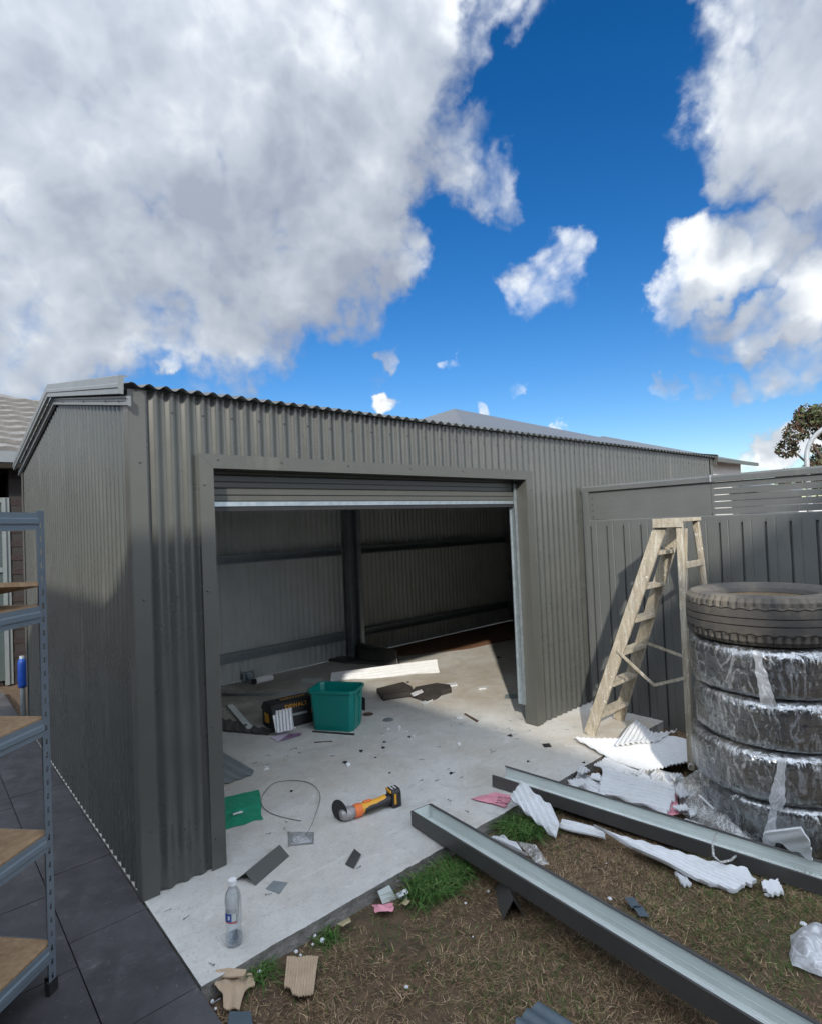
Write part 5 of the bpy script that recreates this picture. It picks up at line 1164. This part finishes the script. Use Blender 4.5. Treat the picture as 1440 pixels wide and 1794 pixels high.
# ================================================================== LADDER
def ladder():
    root = thing('step_ladder', 'weathered wooden step ladder spattered with paint beside the fence', 'ladder', (3.9, 2.0, 0))
    def lp(b, name, **kw): o = b.build(name, K['timber'], None, **kw); o.parent = root; o.location = -Vector(root.location); return o
    T = Vector; nf, ff, nt_, ft = T((3.865, 2.41, 0)), T((4.30, 2.41, 0)), T((3.935, 1.80, 1.60)), T((4.185, 1.80, 1.60))
    fdir = (nt_-nf).normalized(); face = T((0, fdir.z, -fdir.y)).normalized()
    for a, c in ((nf, nt_), (ff, ft)): lp(MB().bar(a, c, .024, .088, face), 'front_rail', bevel=.003)
    rn, rf, rtn, rtf = T((3.805, 1.63, -.02)), T((4.36, 1.63, -.02)), T((3.925, 1.675, 1.60)), T((4.195, 1.675, 1.60))
    for a, c in ((rn, rtn), (rf, rtf)): lp(MB().bar(a, c, .034, .040, (0, 1, 0)), 'rear_leg', bevel=.003)
    lp(MB().box((3.905, 1.645, 1.601), (4.215, 1.85, 1.626)), 'top_cap', bevel=.003)
    lp(MB().box((3.897, 1.645, 1.565), (3.9045, 1.85, 1.626)), 'cap_side', bevel=.002)
    for k in range(6):
        t = (.16+k*.245)/1.6; a = nf.lerp(nt_, t); c = ff.lerp(ft, t)
        b = MB().box((a.x+.012, a.y-.052, a.z-.013), (c.x-.012, a.y+.042, a.z+.013)); lp(b, 'tread', bevel=.003)
    for t in (.16, .42, .82):
        a = rn.lerp(rtn, t); c = rf.lerp(rtf, t); lp(MB().box((a.x+.012, a.y-.028, a.z-.022), (c.x-.012, a.y-.0205, a.z+.022)), 'cross_bar', bevel=.002)
    a, c = rn.lerp(rtn, .80), rf.lerp(rtf, .80)
    for p, q in ((rn.lerp(rtn, .70)+T((.018, -.01, 0)), rn.lerp(rtn, .97)+T((.075, -.01, 0))), (rf.lerp(rtf, .62)+T((-.015, -.01, 0)), rf.lerp(rtf, .97)+T((-.05, -.01, 0)))): lp(MB().bar(p, q, .012, .016, (0, 1, 0)), 'brace')
    p, q = rn.lerp(rtn, .02)+T((.02, -.01, 0)), T((3.87, 1.62, .30)); lp(MB().tube([p, q], .005, 6), 'brace')
    # folding stays (near and far)
    for fr, re, dz in ((nf.lerp(nt_, .42)+T((-.02, 0, 0)), rn.lerp(rtn, .365)+T((-.024, 0, 0)), -.14), (ff.lerp(ft, .42)+T((.02, 0, 0)), rf.lerp(rtf, .365)+T((.024, 0, 0)), -.02)):
        mid = fr.lerp(re, .55)+T((0, 0, dz)); 
        lp(MB().bar(fr, mid, .007, .020, (0, 0, 1)), 'folding_stay'); lp(MB().bar(mid+T((-.004, 0, 0)), re+T((-.004, 0, 0)), .007, .020, (0, 0, 1)), 'folding_stay')
    for k in range(3): lp(MB().tube([(3.8965, 1.68+k*.06, 1.597), (3.894, 1.68+k*.06, 1.597)], .006, 8), 'nail_head')
ladder()

# ================================================================== TYRES
def tyre_mesh(R0, w, n=180, tread=True):
    """tyre lying flat: profile (r, z) round the axis z; tread grooves and sipes are real steps"""
    b = MB(); hw = w/2
    prof = [(R0*.60, -hw*.62), (R0*.63, -hw*.80), (R0*.72, -hw*.97), (R0*.84, -hw), (R0*.93, -hw*.93), (R0*.972, -hw*.80)]
    tz = [-.76, -.60, -.52, -.515, -.475, -.47, -.30, -.17, -.165, -.125, -.12, 0, .12, .125, .165, .17, .30, .47, .475, .515, .52, .60, .76]
    for z in tz:
        gr = .009 if -.516 < z < -.474 or .474 < z < .516 or -.166 < z < -.124 or .124 < z < .166 else 0
        prof.append((R0*(1-.012*(z/.76)**2)-gr, hw*z))
    prof += [(R0*.972, hw*.80), (R0*.93, hw*.93), (R0*.84, hw), (R0*.72, hw*.97), (R0*.63, hw*.80), (R0*.60, hw*.62)]
    m = len(prof)
    for i in range(n):
        a = 2*math.pi*i/n; ca, sa = math.cos(a), math.sin(a)
        for k, (r, z) in enumerate(prof):
            zz = z; zz_n = abs(z/hw)
            if .4 < zz_n < .55: zz = z+.004*math.sin(a*36)*(1 if z > 0 else -1)
            rr = r
            if zz_n >= .56 and r > R0*.95 and i % 3 == 0: rr = r-.012
            b.v.append((rr*ca, rr*sa, zz))
    for i in range(n):
        j = (i+1) % n
        for k in range(m-1): b.f.append((i*m+k, j*m+k, j*m+k+1, i*m+k+1)); b.m.append(1 if k > m-6 else 0)
    return b
TC = Vector((3.535, 1.055, 0)); TR, TWD = .395, .256
labs = ['bare dusty tyre on top of the tyre stack', 'plastic wrapped tyre second from the top of the stack', 'plastic wrapped tyre in the middle of the stack', 'plastic wrapped tyre second from the bottom of the stack', 'loosely wrapped lowest tyre of the stack behind the far gutter']
tme = tyre_mesh(TR, TWD).mesh('tyre', [K['rubber'], K['rubber']], True)
ttop = tyre_mesh(TR, TWD).mesh('tyre', [K['rubber_dust'], K['rubber_dust']], True)
for me in (tme, ttop): me.set_sharp_from_angle(angle=R_(30))
rr = random.Random(9)
for k in range(5):
    z = LAWN+.005+TWD*(4.5-k)*.995; off = [(-.012, .01), (.0, 0), (.008, -.012), (-.012, .01), (.02, -.01)][k]
    root = thing('car_tyre', labs[k], 'tyre', (TC.x+off[0], TC.y+off[1], z), rr.uniform(0, 6), 'tyres stacked by the fence')
    o = bpy.data.objects.new('tread', ttop if k == 0 else tme); COL.objects.link(o); o.parent = root
    MB().lathe([(TR*.605, -TWD*.30), (TR*.60, 0), (TR*.605, TWD*.30)], 64).build('wheel_barrel', K['sidewall_dust'] if k == 0 else K['rubber'], root, smooth=True)
    if k:
        b = MB(); n = 220; pr = [(.62, -.90), (.80, -.985), (.90, -.97), (.962, -.90), (.998, -.76), (1.008, -.6)]+[(1.013, -.45+.1*q_) for q_ in range(10)]+[(1.008, .6), (.998, .76), (.962, .90), (.90, .97), (.80, .985), (.62, .90)]
        for i in range(n):
            a = 2*math.pi*i/n
            for (r, zz) in pr:
                w_ = a*TR*26+zz*2.2*(1 if k % 2 else -1)+1.5*mnoise.noise((a*5, zz*1.5, k))
                q = .0055*max(0, mnoise.noise((w_*.8, zz*.7, k*3+1)))+.004*abs(mnoise.noise((w_*.35+zz*2, zz*1.4, k*7)))+.0015*mnoise.noise((w_*2.2, zz*4, k))
                b.v.append(((TR*r+q+.002)*math.cos(a), (TR*r+q+.002)*math.sin(a), TWD/2*zz*1.0+.003*mnoise.noise((a*9, k, 2))))
        m = len(pr)
        for i in range(n):
            j = (i+1) % n
            for q in range(m-1): b.f.append((i*m+q, j*m+q, j*m+q+1, i*m+q+1)); b.m.append(0)
        b.build('plastic_wrap', K['wrap'], root, smooth=True)
        if k in (1, 3, 4):
            a0 = math.radians({1: 191, 3: 199, 4: 188}[k])-root.rotation_euler.z; b = MB(); nn = 26
            for i in range(nn+1):
                t = i/nn; zc = TWD*(.46-1.02*t) if k != 4 else TWD*(.40-.95*t)
                for j in range(7):
                    a = a0+.10*(t-.5)*(1 if k == 1 else -1)+(.035+.05*t)*(j/6-.5)*2*(1+.4*mnoise.noise((t*6, k, 0)))
                    rr_ = TR*1.016+.006+.010*abs(mnoise.noise((j*.9, t*5, k*5)))+(.02*max(0, t-.8))
                    if abs(zc) > TWD*.38: rr_ -= (abs(zc)-TWD*.38)*.35
                    b.v.append((rr_*math.cos(a), rr_*math.sin(a), zc))
            for i in range(nn):
                for j in range(6): q_ = i*7+j; b.f.append((q_, q_+1, q_+8, q_+7)); b.m.append(0)
            b.build('loose_wrap_end', K['bagfilm'], root, smooth=True)

# ================================================================== SHELVING at the left
def rack():
    p0 = at(99, 1733); u = Vector((-.762, -.648, 0)).normalized(); v = Vector((-.648, .762, 0)).normalized()
    root = thing('shelving_rack', 'blue grey steel shelving rack with particleboard shelves at the left edge', 'shelving', (p0.x, p0.y, 0))
    LN, DP, PH = 1.05, .45, 1.765
    up = Vector((0, 0, 1))
    def post(c, su, sv):
        b = MB(); w = .034; hole = .0095; rows = []; z = .05; t = .0018
        zs = [.02]
        while z < PH-.05: zs += [z, z+.021]; z += .05
        zs.append(PH)
        def flange(dirv, nrm):
            us = [0, (w-hole)/2, (w+hole)/2, w]
            for iz in range(len(zs)-1):
                isH = iz % 2 == 1 and iz < len(zs)-2
                for k in range(3):
                    if isH and k == 1: continue
                    q = [c+dirv*us[k]+up*zs[iz], c+dirv*us[k+1]+up*zs[iz], c+dirv*us[k+1]+up*zs[iz+1], c+dirv*us[k]+up*zs[iz+1]]
                    b.add(q, [(0, 1, 2, 3)])
        flange(u*su, None); flange(v*sv, None)
        o = b.build('upright_post', K['rack'], root, solid=.002); return o
    P_ = [(Vector((0, 0, 0)), 1, 1), (v*DP, 1, -1), (u*LN, -1, 1), (u*LN+v*DP, -1, -1)]
    for c, su, sv in P_:
        po = post(c, su, sv)
        b = MB(); b.prism([(-.004, -.004), (.038, -.004), (.038, .012), (.012, .012), (.012, .038), (-.004, .038)], c+up*.0, c+up*.045, u*su, v*sv); b.build('foot_cap', K['dark'], root)
    levels = [1.745, 1.40, .985, .565, .165]
    for li, z in enumerate(levels):
        def beam(a, c, out):
            b = MB(); prof = [(0, 0), (.004, 0), (.004, -.018), (.013, -.024), (.013, -.040), (.004, -.046), (.004, -.062), (0, -.062)]
            b.prism(prof, a, c, out, up); b.build('shelf_beam', K['rackpale'], root)
        o1 = -v; 
        beam(u*.034+up*(z+.012), u*(LN-.034)+up*(z+.012), o1*.6); beam(v*DP+u*.034+up*(z+.012), v*DP+u*(LN-.034)+up*(z+.012), v*.6)
        beam(v*.034+up*(z+.012), v*(DP-.034)+up*(z+.012), -u*.6); beam(u*LN+v*.034+up*(z+.012), u*LN+v*(DP-.034)+up*(z+.012), u*.6)
        if li == 0: continue
        b = MB(); th = .015
        q = [u*.006+v*.006, u*(LN-.006)+v*.006, u*(LN-.006)+v*(DP-.006), u*.006+v*(DP-.006)]
        b.add([p+up*z for p in q]+[p+up*(z+th) for p in q], [(3, 2, 1, 0), (4, 5, 6, 7), (0, 1, 5, 4), (1, 2, 6, 5), (2, 3, 7, 6), (3, 0, 4, 7)]); b.build('shelf_board', K['particle'], root)
    # things lying on the shelves
    c = p0+v*.2+u*.12+up*(.985+.015)
    o = MB().bar(Vector((0, 0, .006)), u*.3+v*.16+Vector((0, 0, .006)), .02, .008).build('paint_stirrer', K['white']); o.location = p0+v*.16+u*.11+up*1.0005; tag(o, 'white plastic strip lying on the middle rack shelf', 'strip')
    o = MB().tube([Vector((0, 0, .02)), u*.06+Vector((0, 0, .024)), u*.16+v*.05+Vector((0, 0, .022))], [.012, .02, .018], 10).build('timber_offcut', K['timber'], smooth=True); o.location = p0+v*.16+u*.20+up*.581; tag(o, 'rounded timber offcut lying on the second lowest rack shelf', 'offcut')
    # loose tilted board
    a = at(66, 1008, 1.47); 
    b = MB(); q = [Vector((0, 0, 0)), u*.8*.6-v*.02+up*.0, u*.48+v*.44-up*.10, v*.44-up*.10]
    q = [Vector((0, 0, 0)), u*.7+up*.06, u*.7+v*.40-up*.0, v*.40-up*.06]; nrm = (q[1]-q[0]).cross(q[3]-q[0]).normalized()*.016
    b.add(q+[p+nrm for p in q], [(3, 2, 1, 0), (4, 5, 6, 7), (0, 1, 5, 4), (1, 2, 6, 5), (2, 3, 7, 6), (3, 0, 4, 7)]); o = b.build('loose_board', K['particle']); o.location = p0+up*1.50+u*.012+v*.004
    tag(o, 'tilted loose particleboard jammed high in the rack by its post', 'board')
rack()
# pole with a blue sleeve behind the shed corner
p = aty(41, 1255, 6.25); bpole = thing('blue_sleeved_pole', 'grey pole with a bright blue sleeve standing behind the shed corner', 'pole', (p.x, p.y, 0))
MB().tube([(0, 0, .0), (0, 0, .62)], .022, 10).build('pole', K['scrap'], bpole, smooth=True)
MB().tube([(0, 0, .34), (0, 0, .36), (0, 0, .40), (0, 0, .56), (0, 0, .60)], [.034, .034, .038, .036, .020], 12).build('sleeve', K['blue'], bpole, smooth=True)
